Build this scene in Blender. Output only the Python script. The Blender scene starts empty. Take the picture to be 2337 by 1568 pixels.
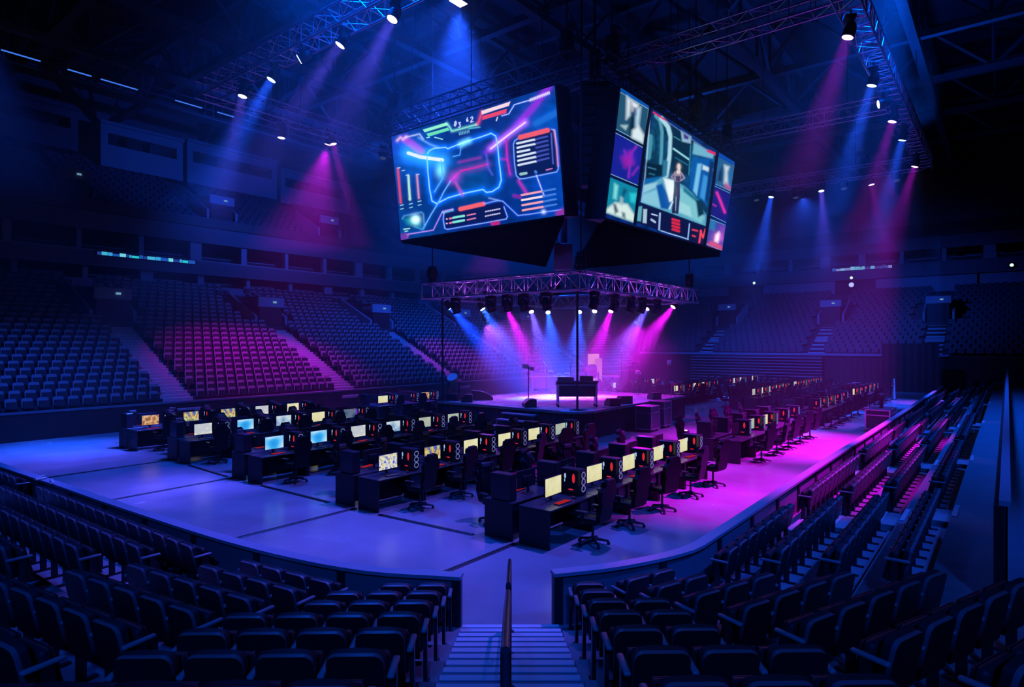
import bpy, bmesh, math, random
import numpy as np
from mathutils import Vector, Matrix
random.seed(7)
PI = math.pi
R = math.radians
SC = bpy.context.scene
COL = SC.collection

# ------------------------------------------------------------------ camera
F = 1430.0
YAW = R(38.35)
CA, SA = math.cos(YAW), math.sin(YAW)
EYE = 4.0
cam_d = bpy.data.cameras.new('camera')
cam_d.sensor_width = 36.0
cam_d.lens = 36.0 * F / 2337.0
cam_d.clip_end = 400
cam = bpy.data.objects.new('camera', cam_d)
cam.location = (0, 0, EYE)
cam.rotation_euler = (R(90), 0, YAW - R(90))
COL.objects.link(cam)
SC.camera = cam

def at_u(px, py, U):
    l = (px - 1168.5) / F
    d = U / (CA + SA * l)
    return Vector((U, d * (SA - CA * l), EYE + d * (784 - py) / F))
def at_v(px, py, V):
    l = (px - 1168.5) / F
    d = V / (SA - CA * l)
    return Vector((d * (CA + SA * l), V, EYE + d * (784 - py) / F))
def at_z(px, py, Z):
    l = (px - 1168.5) / F
    d = (EYE - Z) * F / (py - 784)
    return Vector((d * (CA + SA * l), d * (SA - CA * l), Z))
def view(p):
    d = p[0] * CA + p[1] * SA
    l = p[0] * SA - p[1] * CA
    if d < 0.2: return None
    return 1168.5 + F * l / d, 784 - F * (p[2] - EYE) / d, d
def view_pt(d, l, z):            # a point d metres ahead and l metres to the right along the stairs
    return Vector((d * CA + l * SA, d * SA - l * CA, z))

# ------------------------------------------------------------------ mesh builder
class MB:
    def __init__(s): s.v = []; s.f = []; s.m = []; s.sm = []
    def add(s, vs, fs, mat=0, smooth=False):
        b = len(s.v); s.v.extend(tuple(v) for v in vs)
        for f in fs:
            s.f.append(tuple(b + i for i in f)); s.m.append(mat); s.sm.append(smooth)
        return s
    def box(s, c, size, rz=0.0, mat=0, M=None):
        hx, hy, hz = size[0] / 2, size[1] / 2, size[2] / 2
        vs = [Vector((x, y, z)) for x in (-hx, hx) for y in (-hy, hy) for z in (-hz, hz)]
        T = Matrix.Translation(Vector(c)) @ Matrix.Rotation(rz, 4, 'Z')
        if M is not None: T = M @ T
        return s.add([T @ v for v in vs], [(0,1,3,2),(4,6,7,5),(0,4,5,1),(2,3,7,6),(0,2,6,4),(1,5,7,3)], mat)
    def span(s, lo, hi, mat=0):
        c = [(a + b) / 2 for a, b in zip(lo, hi)]; z = [abs(b - a) for a, b in zip(lo, hi)]
        return s.box(c, z, 0, mat)
    def rbox(s, c, size, r=0.02, rz=0.0, mat=0, M=None, seg=2, smooth=True):
        bm = bmesh.new(); bmesh.ops.create_cube(bm, size=1)
        for v in bm.verts: v.co = Vector((v.co.x * size[0], v.co.y * size[1], v.co.z * size[2]))
        bmesh.ops.bevel(bm, geom=list(bm.edges), offset=min(r, min(size) * .49), segments=seg, affect='EDGES', profile=.5)
        bm.verts.index_update()
        T = Matrix.Translation(Vector(c)) @ Matrix.Rotation(rz, 4, 'Z')
        if M is not None: T = M @ T
        s.add([T @ v.co for v in bm.verts], [[v.index for v in f.verts] for f in bm.faces], mat, smooth)
        bm.free(); return s
    def tube(s, p0, p1, r, n=6, mat=0, r2=None, caps=True, smooth=True):
        p0, p1 = Vector(p0), Vector(p1); d = p1 - p0
        if d.length < 1e-6: return s
        q = d.to_track_quat('Z', 'Y'); r2 = r if r2 is None else r2
        vs = []
        for k in range(n):
            a = 2 * PI * k / n; e = q @ Vector((math.cos(a), math.sin(a), 0))
            vs += [p0 + e * r, p1 + e * r2]
        fs = [(2*k, (2*k+2) % (2*n), (2*k+3) % (2*n), 2*k+1) for k in range(n)]
        s.add(vs, fs, mat, smooth)
        if caps:
            s.add([vs[2*k] for k in range(n)], [tuple(range(n))[::-1]], mat)
            s.add([vs[2*k+1] for k in range(n)], [tuple(range(n))], mat)
        return s
    def path(s, pts, r, n=6, mat=0):
        for a, b in zip(pts, pts[1:]): s.tube(a, b, r, n, mat)
        return s
    def prism(s, poly, y0, y1, M=None, mat=0, smooth=False):
        """polygon in local x,z extruded along y"""
        n = len(poly)
        vs = [Vector((x, y0, z)) for x, z in poly] + [Vector((x, y1, z)) for x, z in poly]
        if M is not None: vs = [M @ v for v in vs]
        fs = [tuple(range(n)), tuple(range(2 * n - 1, n - 1, -1))]
        s.add(vs, fs, mat)
        s.add(vs, [(i, i + n, (i + 1) % n + n, (i + 1) % n) for i in range(n)], mat, smooth)
        return s
    def flat(s, poly, z0, z1, mat=0):
        """polygon in x,y extruded upward"""
        n = len(poly)
        vs = [Vector((p[0], p[1], z0)) for p in poly] + [Vector((p[0], p[1], z1)) for p in poly]
        s.add(vs, [tuple(range(n))[::-1], tuple(range(n, 2 * n))], mat)
        s.add(vs, [(i, (i + 1) % n, (i + 1) % n + n, i + n) for i in range(n)], mat)
        return s
    def disc(s, c, nrm, r, n=16, mat=0):
        q = Vector(nrm).to_track_quat('Z', 'Y'); c = Vector(c)
        return s.add([c + q @ Vector((r * math.cos(2*PI*k/n), r * math.sin(2*PI*k/n), 0)) for k in range(n)], [tuple(range(n))], mat)
    def mesh(s, name, mats):
        me = bpy.data.meshes.new(name); me.from_pydata(s.v, [], s.f)
        for m in (mats if isinstance(mats, (list, tuple)) else [mats]): me.materials.append(m)
        me.polygons.foreach_set('material_index', s.m); me.polygons.foreach_set('use_smooth', s.sm)
        me.update(); return me
    def build(s, name, mats, parent=None, loc=None, rot=None):
        return link(name, s.mesh(name, mats), parent, loc, rot)

def link(name, data, parent=None, loc=None, rot=None):
    o = bpy.data.objects.new(name, data); COL.objects.link(o)
    if parent is not None: o.parent = parent
    if loc is not None: o.location = loc
    if rot is not None: o.rotation_euler = rot
    return o
def tag(o, label=None, cat=None, group=None, kind=None):
    if label: o['label'] = label
    if cat: o['category'] = cat
    if group: o['group'] = group
    if kind: o['kind'] = kind
    return o
def thing(name, label, cat, loc=(0,0,0), rz=0.0, group=None):
    return tag(link(name, None, None, loc, (0, 0, rz)), label, cat, group)
def struct(name, mb, m, label=None, cat='structure'):
    return tag(mb.build(name, m), label, cat, None, 'structure')
KIDS = {}
def kids(o):
    return [c for c in COL.objects if c.parent == o]
def copy_tree(o, tree, loc, rz, label, group=None, parent=None):
    """copies a thing and every part of it; tree is the list (object, [subtree]) below it"""
    c = o.copy(); COL.objects.link(c); c.location = loc; c.rotation_euler = (0, 0, rz)
    if label: c['label'] = label
    if group: c['group'] = group
    for ch, sub in tree: copy_part(ch, sub, c)
    return c
def copy_part(o, sub, parent):
    c = o.copy(); COL.objects.link(c); c.parent = parent
    for ch, s2 in sub: copy_part(ch, s2, c)
    return c
def tree_of(o):
    return [(c, tree_of(c)) for c in o.children]

_ONES = 'zeroth first second third fourth fifth sixth seventh eighth ninth tenth eleventh twelfth thirteenth fourteenth fifteenth sixteenth seventeenth eighteenth nineteenth'.split()
_TENS = {2: 'twent', 3: 'thirt', 4: 'fort', 5: 'fift', 6: 'sixt', 7: 'sevent', 8: 'eight', 9: 'ninet'}
def nth(n):
    if n < 20: return _ONES[n]
    t, o = divmod(n, 10)
    return _TENS[t] + ('ieth' if o == 0 else 'y-' + _ONES[o])

# ------------------------------------------------------------------ materials
def srgb(r, g, b):
    f = lambda c: (c / 255 / 12.92) if c / 255 <= .04045 else ((c / 255 + .055) / 1.055) ** 2.4
    return (f(r), f(g), f(b))
def mat(name, col, rough=.5, metal=0.0, noise=0.0, nscale=6.0, spec=.5, bump=0.0, rvar=0.0):
    m = bpy.data.materials.new(name); m.use_nodes = True
    nt = m.node_tree; b = nt.nodes['Principled BSDF']
    b.inputs['Base Color'].default_value = (*col, 1); b.inputs['Roughness'].default_value = rough
    b.inputs['Metallic'].default_value = metal; b.inputs['Specular IOR Level'].default_value = spec
    if noise or bump or rvar:
        tc = nt.nodes.new('ShaderNodeTexCoord'); nz = nt.nodes.new('ShaderNodeTexNoise')
        nz.inputs['Scale'].default_value = nscale; nz.inputs['Detail'].default_value = 6
        nt.links.new(tc.outputs['Object'], nz.inputs['Vector'])
        if noise:
            mx = nt.nodes.new('ShaderNodeMix'); mx.data_type = 'RGBA'
            mx.inputs['A'].default_value = (*[c * (1 - noise) for c in col], 1)
            mx.inputs['B'].default_value = (*[min(1, c * (1 + noise)) for c in col], 1)
            nt.links.new(nz.outputs['Fac'], mx.inputs['Factor']); nt.links.new(mx.outputs['Result'], b.inputs['Base Color'])
        if rvar:
            mr = nt.nodes.new('ShaderNodeMapRange'); mr.inputs['From Min'].default_value = .1; mr.inputs['From Max'].default_value = .9
            mr.inputs['To Min'].default_value = rough - rvar; mr.inputs['To Max'].default_value = rough + rvar
            nt.links.new(nz.outputs['Fac'], mr.inputs['Value']); nt.links.new(mr.outputs['Result'], b.inputs['Roughness'])
        if bump:
            bp = nt.nodes.new('ShaderNodeBump'); bp.inputs['Strength'].default_value = bump; bp.inputs['Distance'].default_value = .02
            nt.links.new(nz.outputs['Fac'], bp.inputs['Height']); nt.links.new(bp.outputs['Normal'], b.inputs['Normal'])
    return m
def emit(name, col, strength=1.0):
    m = bpy.data.materials.new(name); m.use_nodes = True
    nt = m.node_tree; nt.nodes.clear()
    e = nt.nodes.new('ShaderNodeEmission'); o = nt.nodes.new('ShaderNodeOutputMaterial')
    e.inputs['Color'].default_value = (*col, 1); e.inputs['Strength'].default_value = strength
    nt.links.new(e.outputs[0], o.inputs['Surface'])
    m.cycles.emission_sampling = 'NONE'
    return m
def emit_vcol(name, strength):
    m = emit(name, (1, 1, 1), strength); nt = m.node_tree
    a = nt.nodes.new('ShaderNodeVertexColor'); a.layer_name = 'picture'
    nt.links.new(a.outputs['Color'], nt.nodes['Emission'].inputs['Color'])
    return m
def emit_screen(name, stops, scale, strength, detail=2.0, seed=0.0, yamount=.5):
    """a monitor picture: soft noise shapes over a vertical gradient, through a colour ramp"""
    m = emit(name, (1, 1, 1), strength); nt = m.node_tree
    tc = nt.nodes.new('ShaderNodeTexCoord'); mp = nt.nodes.new('ShaderNodeMapping')
    mp.inputs['Location'].default_value = (seed, seed * 1.7, seed * .3)
    nz = nt.nodes.new('ShaderNodeTexNoise'); nz.inputs['Scale'].default_value = scale; nz.inputs['Detail'].default_value = detail
    sx = nt.nodes.new('ShaderNodeSeparateXYZ'); ad = nt.nodes.new('ShaderNodeMath'); ad.operation = 'MULTIPLY_ADD'
    rp = nt.nodes.new('ShaderNodeValToRGB')
    nt.links.new(tc.outputs['Object'], mp.inputs['Vector']); nt.links.new(mp.outputs['Vector'], nz.inputs['Vector'])
    nt.links.new(tc.outputs['Object'], sx.inputs['Vector'])
    ad.inputs[1].default_value = yamount; nt.links.new(sx.outputs['Z'], ad.inputs[0]); nt.links.new(nz.outputs['Fac'], ad.inputs[2])
    nt.links.new(ad.outputs[0], rp.inputs['Fac'])
    el = rp.color_ramp.elements
    while len(el) > 1: el.remove(el[-1])
    el[0].position, el[0].color = stops[0][0], (*srgb(*stops[0][1]), 1)
    for p, c in stops[1:]:
        e = el.new(p); e.color = (*srgb(*c), 1)
    nt.links.new(rp.outputs['Color'], nt.nodes['Emission'].inputs['Color'])
    return m

M_FLOOR = mat('polished_concrete', (.34, .34, .36), .24, noise=.55, nscale=.42, rvar=.08)
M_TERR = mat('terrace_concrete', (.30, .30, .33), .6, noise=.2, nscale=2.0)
M_TERR_SHADE = mat('terrace_shade', (.045, .045, .055), .65, noise=.2, nscale=2.0)  # darkened to put the shade between the seats into the colour
M_STAIR = mat('stair_concrete', (.24, .24, .27), .5, noise=.15, nscale=3)
M_RAIL = mat('rail_paint', (.05, .055, .075), .25, spec=.6)
M_NOSE = mat('pale_nosing', (.80, .80, .84), .45)
M_STEP = mat('step_concrete', (.46, .46, .50), .5, noise=.15, nscale=3)
M_BOARD = mat('barrier_board', (.20, .21, .25), .42, noise=.15, nscale=3)
M_CAP = mat('barrier_cap', (.42, .48, .58), .38, metal=.2)
M_POST = mat('barrier_post', (.02, .02, .025), .5)
M_RIM_HIGHLIGHT = mat('seat_rim_highlight', (.17, .17, .20), .35)  # lighter edge colour stands in for rim light on the backs
M_SEAT = mat('seat_fabric', (.020, .021, .028), .55, noise=.3, nscale=30, spec=.4)
M_SHELL = mat('seat_plastic', (.014, .014, .018), .4)
M_ARM = mat('armrest_plastic', (.26, .26, .30), .4)
M_LEG = mat('seat_iron', (.05, .05, .06), .4, metal=.6)
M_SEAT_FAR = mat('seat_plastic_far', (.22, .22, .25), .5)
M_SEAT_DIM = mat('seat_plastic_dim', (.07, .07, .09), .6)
M_BLACK = mat('black_matte', (.012, .012, .015), .55)
M_DARK = mat('dark_grey', (.04, .04, .05), .5, noise=.2, nscale=4)
M_DESK = mat('desk_laminate', (.055, .055, .065), .32, noise=.2, nscale=8)
M_DESKSIDE = mat('desk_side', (.022, .023, .028), .5)
M_GCHAIR = mat('chair_leather', (.007, .007, .010), .45, spec=.25)
M_CASTER = mat('chair_nylon', (.03, .03, .036), .4)
M_CASE = mat('computer_case', (.035, .036, .045), .3, metal=.3)
M_ALU = mat('aluminium', (.62, .62, .68), .32, metal=.85)
M_STEEL = mat('roof_steel', (.16, .17, .22), .55, metal=.15, noise=.2, nscale=1.5)
M_WALL = mat('wall_paint', (.14, .15, .19), .7, noise=.2, nscale=.8)
M_PANEL = mat('pale_panel', (.34, .36, .42), .55, noise=.12, nscale=1.2)
M_FASCIA = mat('fascia_panel', (.30, .32, .40), .5, noise=.12, nscale=1.0)
M_FASCIA_DARK = mat('fascia_dark', (.12, .13, .17), .55, noise=.2, nscale=.7)
M_DEEP = mat('suite_interior', (.03, .03, .04), .7)
M_ROOF = mat('roof_deck', (.06, .065, .09), .7, noise=.3, nscale=.6)
M_STAGE = mat('stage_deck', (.72, .70, .76), .28, noise=.2, nscale=2.0, rvar=.06)
M_DRAPE = mat('stage_skirt', (.02, .02, .026), .8, noise=.3, nscale=9)
M_FLIGHT = mat('flight_case', (.10, .09, .12), .4, noise=.2, nscale=5)
M_WHITE = mat('white_gear', (.75, .75, .78), .4)
M_RED = mat('red_plastic', (.45, .05, .07), .4)
M_KEY = emit('red_key_glow', srgb(215, 40, 50), .55)
M_CABLE = mat('cable_cover', (.012, .012, .015), .5)
M_CLOTH = mat('black_cloth', (.008, .008, .011), .95, spec=0.0)
# ------------------------------------------------------------------ room shell
struct('floor', MB().span((-12, -26, -.3), (90, 61, 0)), M_FLOOR)
struct('ceiling', MB().span((-12, -26, 26), (90, 61, 26.3)), M_ROOF)
struct('wall_left', MB().span((-12, 60, 0), (90, 60.4, 26)), M_WALL)
struct('wall_back', MB().span((89, -26, 0), (89.4, 60, 26)), M_WALL)
struct('wall_right', MB().span((-12, -26, 0), (90, -25.6, 26)), M_WALL)
struct('wall_front', MB().span((-12, -26, 0), (-11.6, 60, 26)), M_WALL)

# roof trusses: a bottom chord, a top chord and webs
def roof_truss(a, b, w=.5):
    m = MB(); a, b = Vector(a), Vector(b); L = (b - a).length; t = (b - a) / L
    rz = math.atan2(t.y, t.x); mid = (a + b) / 2
    m.box(mid, (L, w, .42), rz); m.box(mid + Vector((0, 0, 3.2)), (L, w * .8, .35), rz)
    n = int(L / 6)
    for i in range(n):
        p = a + t * L * i / n; q = a + t * L * (i + .5) / n; r = a + t * L * (i + 1) / n
        m.tube(p + Vector((0, 0, .1)), q + Vector((0, 0, 3.1)), .13, 4, smooth=False)
        m.tube(q + Vector((0, 0, 3.1)), r + Vector((0, 0, .1)), .13, 4, smooth=False)
        m.tube(p, p + Vector((0, 0, 3.2)), .1, 4, smooth=False)
    return m
i = 0
for u in (12, 20, 28, 36, 44, 52, 60, 68):
    i += 1; struct('roof_beam_%d' % i, roof_truss((u, -12, 22.2), (u, 58, 22.2), .45), M_STEEL)
for v in (4.3, 12.6, 20, 28, 36, 44):
    i += 1; struct('roof_beam_%d' % i, roof_truss((2, v, 21.8), (86, v, 21.8), .5), M_STEEL)

# ------------------------------------------------------------------ near bowl: terraces on a mitred base line
BASE = [Vector(p) for p in ((4.5, 33.0), (5.15, 9.8), (5.60, 7.10), (7.70, 4.55), (9.43, 3.90), (62.0, 3.90))]
SEG = []
for a, b in zip(BASE, BASE[1:]):
    t = (b - a).normalized(); SEG.append((t, Vector((-t.y, t.x))))
def off(i, o):
    """base vertex i moved o metres away from the floor along the mitre"""
    if i == 0: return BASE[0] - SEG[0][1] * o
    if i == len(BASE) - 1: return BASE[-1] - SEG[-1][1] * o
    n1, n2 = SEG[i-1][1], SEG[i][1]
    return BASE[i] - (n1 + n2) * (o / (1 + n1.dot(n2)))
def on_line(s, o, l):
    """point on segment s (the one facing along the view) at lateral l"""
    p = off(s, o); t = SEG[s][0]
    lp = p.x * SA - p.y * CA; lt = t.x * SA - t.y * CA
    return p + t * ((l - lp) / lt)
PITCH, RISE = .80, .215
def tz(k): return .05 + RISE * k
def to(k): return (.06 if k == 0 else -.1 + PITCH * k), .7 + PITCH * k
AISLE_L, AISLE_R = -.70, .66
for side in (0, 1):
    m = MB()
    for k in range(13):
        o0, o1 = to(k); z = tz(k); z1 = tz(k + 1)
        if side == 0: line = lambda o: [off(0, o), off(1, o), off(2, o), on_line(2, o, AISLE_L)]
        else: line = lambda o: [on_line(2, o, AISLE_R), off(3, o), off(4, o), off(5, o)]
        A, B = line(o0), line(o1)
        for j in range(3):
            q = [(A[j].x, A[j].y, z), (A[j+1].x, A[j+1].y, z), (B[j+1].x, B[j+1].y, z), (B[j].x, B[j].y, z)]
            m.add(q, [(3, 2, 1, 0)])
            m.add([(B[j].x, B[j].y, z), (B[j+1].x, B[j+1].y, z), (B[j+1].x, B[j+1].y, z1), (B[j].x, B[j].y, z1)], [(0, 1, 2, 3)])
            if k == 0:
                m.add([(A[j].x, A[j].y, 0), (A[j+1].x, A[j+1].y, 0), (A[j+1].x, A[j+1].y, z), (A[j].x, A[j].y, z)], [(0, 1, 2, 3)])
        e = 3 if side == 0 else 0            # cheek wall along the stairs
        m.add([(A[e].x, A[e].y, 0), (B[e].x, B[e].y, 0), (B[e].x, B[e].y, z), (A[e].x, A[e].y, z)], [(0, 1, 2, 3)])
    struct('floor_terrace_%d' % (side + 1), m, M_TERR)

# centre stairs, with pale nosings
m = MB(); n2 = MB()
for j in range(33):
    d1 = 8.72 - .30 * j; z = .0806 * (j + 1)
    hw = (AISLE_R - AISLE_L) / 2; cl = (AISLE_R + AISLE_L) / 2
    c = view_pt(d1 - .15, cl, z / 2)
    m.box(c, (.30, 2 * hw, z), YAW)
    c = view_pt(d1 - .045, cl, z + .003)
    n2.box(c, (.09, 2 * hw - .02, .012), YAW)
st = tag(m.build('stairs', M_STAIR), 'concrete centre stairs with pale nosings running down to the arena floor', 'stairs', None, 'structure')
n2.build('nosing', M_NOSE, st)

# centre handrail in two lengths
def handrail(d0, d1, label):
    t = thing('handrail', label, 'handrail', view_pt((d0 + d1) / 2, -.03, 0), 0, 'centre stair handrails')
    o = Vector(t.location)
    zz = lambda d: .0806 + .2687 * (8.72 - d)
    P = lambda d, h: view_pt(d, -.03, zz(d) + h) - o
    MB().path([P(d0, .35), P(d0, .93), P((d0 + d1) / 2, .95), P(d1, .93), P(d1, .35)], .024, 8).build('rail', M_RAIL, t)
    for d in (d0 - .08, (d0 + d1) / 2, d1 + .08):
        MB().tube(P(d, -.04), P(d, .93), .026, 8).tube(P(d, -.03), P(d, .0), .06, 10).build('post', M_POST, t)
    MB().tube(P(d0 - .1, .5), P(d1 + .1, .5), .014, 6).build('mid_rail', M_POST, t)
handrail(8.35, 5.55, 'dark metal handrail down the middle of the centre stairs, length next to the floor')
handrail(5.05, 2.9, 'dark metal handrail down the middle of the centre stairs, upper length by the camera')

# side aisles: half steps with pale edges
def side_stairs(nm, fn, ks, w, label):
    """fn(o) -> (centre point, normal)"""
    m = MB(); q = MB()
    for k in ks:
        o0, o1 = to(k); z = tz(k)
        p, n = fn(o1 - .19); rz = math.atan2(n.y, n.x)
        m.box((p.x, p.y, z + RISE / 4), (.36, w, RISE / 2), rz)
        p, n = fn(o1 - .38 + .05); q.box((p.x, p.y, z + RISE / 2 + .006), (.08, w, .014), rz)
        p, n = fn(o1 + .05); q.box((p.x, p.y, z + RISE + .006), (.08, w, .014), rz)
    s = tag(m.build(nm, M_STEP), label, 'stairs', None, 'structure')
    q.build('nosing', M_NOSE, s)
BS = [(9.6, 1.1), (14.15, 1.0), (20.9, 1.0), (30.8, 1.0), (41.0, 1.0), (51.0, 1.0)]     # aisles through the straight side (u, width)
for i, (u, w) in enumerate(BS[1:]):
    side_stairs('stairs', lambda o, u=u: (Vector((u, 3.9 - o)), Vector((0, 1))), range(0, 4), w,
                'narrow concrete side stairs, %s aisle along the straight stand' % nth(i + 1))
side_stairs('stairs', lambda o: (off(4, o) - SEG[3][0] * .45 , (SEG[3][1] + SEG[4][1]).normalized()), range(0, 8), .8,
            'narrow concrete side stairs where the bend meets the straight stand')
side_stairs('stairs', lambda o: (off(1, o) + SEG[1][0] * .42, SEG[1][1]), range(0, 8), .7,
            'narrow concrete side stairs left of the seats beside the centre block')
side_stairs('stairs', lambda o: (BASE[1] + SEG[0][0] * -8.0 - SEG[0][1] * o, SEG[0][1]), range(0, 8), .9,
            'narrow concrete side stairs by the gate in the barrier')

# parapet between the low rows and the upper rows of the straight side
pp = thing('parapet', 'dark parapet wall with a flat pale top behind the rows of the straight stand', 'parapet', (35, 0, 0))
pp['kind'] = 'structure'
MB().span((-25.8, .03, .9), (24, .13, 2.12)).build('wall', M_BLACK, pp)
MB().span((-25.8, -.03, 2.12), (24, .08, 2.18)).build('coping', M_CAP, pp)

# ------------------------------------------------------------------ barrier round the floor
def catmull(P, step):
    P = [Vector(p) for p in P]; Q = [P[0] * 2 - P[1]] + P + [P[-1] * 2 - P[-2]]; out = []
    for i in range(1, len(Q) - 2):
        p0, p1, p2, p3 = Q[i-1:i+3]
        for j in range(24):
            t = j / 24
            out.append(.5 * (2*p1 + (p2 - p0)*t + (2*p0 - 5*p1 + 4*p2 - p3)*t*t + (3*p1 - p0 - 3*p2 + p3)*t**3))
    out.append(P[-1])
    res = [out[0]]; acc = 0
    for a, b in zip(out, out[1:]):
        s = (b - a).length
        while acc + s >= step:
            f = (step - acc) / s; a = a + (b - a) * f; s = (b - a).length; acc = 0; res.append(a)
        acc += s
    return res
LEFT_B = catmull([(6.45, 6.0), (5.72, 7.45), (5.27, 9.8), (5.02, 13.4), (4.86, 17.2), (4.66, 21.2), (4.6, 26), (5.4, 30.2)], .35)
RIGHT_B = catmull([(7.34, 5.07), (8.17, 4.50), (9.37, 4.0), (10.6, 3.92), (18.1, 3.95), (30, 3.92), (40, 3.9), (58, 3.9)], .35)
BH = .76
def ribbon(pts, w, z0, z1, o):
    m = MB(); n = len(pts); L = []; Rr = []
    for i, p in enumerate(pts):
        t = (pts[min(n-1, i+1)] - pts[max(0, i-1)]).normalized(); nn = Vector((-t.y, t.x)) * w / 2
        L.append(p + nn - o); Rr.append(p - nn - o)
    for i in range(n - 1):
        vs = [(*L[i], z0), (*L[i+1], z0), (*L[i+1], z1), (*L[i], z1), (*Rr[i], z0), (*Rr[i+1], z0), (*Rr[i+1], z1), (*Rr[i], z1)]
        m.add(vs, [(0,1,2,3), (7,6,5,4), (3,2,6,7), (0,4,5,1)] + ([(0,3,7,4)] if i == 0 else []) + ([(1,5,6,2)] if i == n-2 else []))
    return m
def barrier(pts, side):
    N = 5; k = 0; i = 0
    while i < len(pts) - 1:
        k += 1; seg = pts[i:i + N + 1]; i += N
        o2 = (seg[0] + seg[-1]) / 2; o = Vector((o2.x, o2.y))
        t = thing('barrier_panel', 'dark blue barrier panel with flat cap rail, %s %s of the stair gap' % (nth(k), side), 'barrier',
                  (o.x, o.y, 0), 0, 'barrier panels round the arena floor')
        ribbon(seg, .07, 0, BH - .05, o).build('board', M_BOARD, t)
        ribbon(seg, .20, BH - .05, BH, o).build('cap_rail', M_CAP, t)
        e = seg[0] - o; tt = (seg[1] - seg[0]).normalized()
        e = e + tt * .07
        MB().box((e.x, e.y, (BH - .05) / 2), (.12, .15, BH - .05), math.atan2(tt.y, tt.x)).build('post', M_POST, t)
barrier(LEFT_B, 'left'); barrier(RIGHT_B, 'right')

# ------------------------------------------------------------------ near seats
def rrect(w, z0, z1, r, n=5):
    x = w / 2
    P = [(-x, z0), (x, z0)]
    P += [(x - r + r * math.sin(PI/2 - a), z1 - r + r * math.cos(PI/2 - a)) for a in [PI / 2 * q / n for q in range(n + 1)]]
    P += [(-x + r - r * math.sin(a), z1 - r + r * math.cos(a)) for a in [PI / 2 * q / n for q in range(n + 1)]]
    return P
def seat_meshes():
    M = Matrix.Translation((0, -.06, .55)) @ Matrix.Rotation(R(12), 4, 'X')
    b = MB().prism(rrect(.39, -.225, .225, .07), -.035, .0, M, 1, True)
    b.m = [2 if (k >= 2) else q for k, q in enumerate(b.m)]  # shell edge faces take the painted rim highlight
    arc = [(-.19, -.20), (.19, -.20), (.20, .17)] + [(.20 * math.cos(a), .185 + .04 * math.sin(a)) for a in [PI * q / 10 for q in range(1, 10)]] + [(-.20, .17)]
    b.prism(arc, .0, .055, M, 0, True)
    back = b.mesh('backrest', [M_SEAT, M_SHELL, M_RIM_HIGHLIGHT])
    M = Matrix.Translation((0, .10, .50)) @ Matrix.Rotation(R(14), 4, 'X')
    s = MB().rbox((0, 0, 0), (.42, .085, .40), .035, 0, 0, M).rbox((0, .05, 0), (.40, .02, .36), .01, 0, 1, M)
    seat = s.mesh('seat', [M_SEAT, M_SHELL])
    def arm(x): return MB().rbox((x, .03, .605), (.052, .28, .035), .014, 0, 0).mesh('armrest', [M_ARM])
    def leg(x): return MB().span((x - .018, .02, .0), (x + .018, .10, .585)).span((x - .03, -.08, 0), (x + .03, .20, .02)).mesh('leg', [M_LEG])
    return back, seat, arm(.2375), leg(.2375), arm(-.2375), leg(-.2375)
S_BACK, S_SEAT, S_ARM, S_LEG, S_ARM2, S_LEG2 = seat_meshes()
def low_seat(m, p, rz, w=.46, h=.46, z0=.34, mat=0, mat2=None):
    M = Matrix.Translation(p) @ Matrix.Rotation(rz, 4, 'Z')
    L = M @ Matrix.Translation((0, -.08, z0)) @ Matrix.Rotation(R(12), 4, 'X')
    x = w / 2
    m.prism([(-x, 0), (x, 0), (x, h * .8), (x * .78, h), (-x * .78, h), (-x, h * .8)], -.03, .04, L, mat)
    L = M @ Matrix.Translation((0, .10, z0 - .06)) @ Matrix.Rotation(R(10), 4, 'X')
    m.prism([(-x * .92, 0), (x * .92, 0), (x * .92, h * .82), (-x * .92, h * .82)], -.04, .04, L, mat if mat2 is None else mat2)

SP = .475
cand = []      # (depth, position, rz, first in its run, description)
def run_seats(k, p0, p1, n, blk, rev=False):
    """chairs from p0 to p1 in row k, counted from p0"""
    L = (p1 - p0).length; t = (p1 - p0) / L; N = int((L - .05) / SP)
    rz = math.atan2(n.y, n.x) - PI / 2
    right = Vector((math.cos(rz), math.sin(rz)))
    up = t.dot(right) > 0
    for i in range(N):
        p = p0 + t * (.06 + SP * (i + .5))
        endarm = (i == 0) if up else (i == N - 1)
        cand.append((Vector((p.x, p.y, tz(k))), rz, endarm, blk, k, i + 1))
K_ALL = 8
for k in range(K_ALL):
    o = .45 + PITCH * k
    run_seats(k, on_line(2, o, AISLE_L - .07), off(2, o) + SEG[2][0] * .06, SEG[2][1], 'block left of the centre stairs')
    run_seats(k, on_line(2, o, AISLE_R + .07), off(3, o) - SEG[2][0] * .06, SEG[2][1], 'block right of the centre stairs')
    run_seats(k, off(3, o) + SEG[3][0] * .08, off(4, o) - SEG[3][0] * .95, SEG[3][1], 'bend between the stairs and the straight stand')
    run_seats(k, off(2, o) - SEG[1][0] * .08, off(1, o) + SEG[1][0] * .85, SEG[1][1], 'wedge left of the centre block')
    q = BASE[1] - SEG[0][1] * o
    run_seats(k, off(1, o) - SEG[0][0] * .15, q - SEG[0][0] * 7.5, SEG[0][1], 'left stand before the barrier gate')
    run_seats(k, q - SEG[0][0] * 8.6, q - SEG[0][0] * 21.0, SEG[0][1], 'left stand beyond the barrier gate')
    if k < 4 or k > 4:
        oo = o if k < 4 else o + .35
        us = [off(4, o).x + .12] + [x for u, w in BS[1:] for x in (u - w / 2, u + w / 2)] + [60.0]
        for b in range(0, len(us), 2):
            if k > 4 and us[b] > 42: continue
            run_seats(k, Vector((us[b], 3.9 - oo)), Vector((us[b + 1], 3.9 - oo)), SEG[4][1], '%s block of the straight stand' % nth(b // 2 + 1))
vis, far_near = [], []
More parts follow.
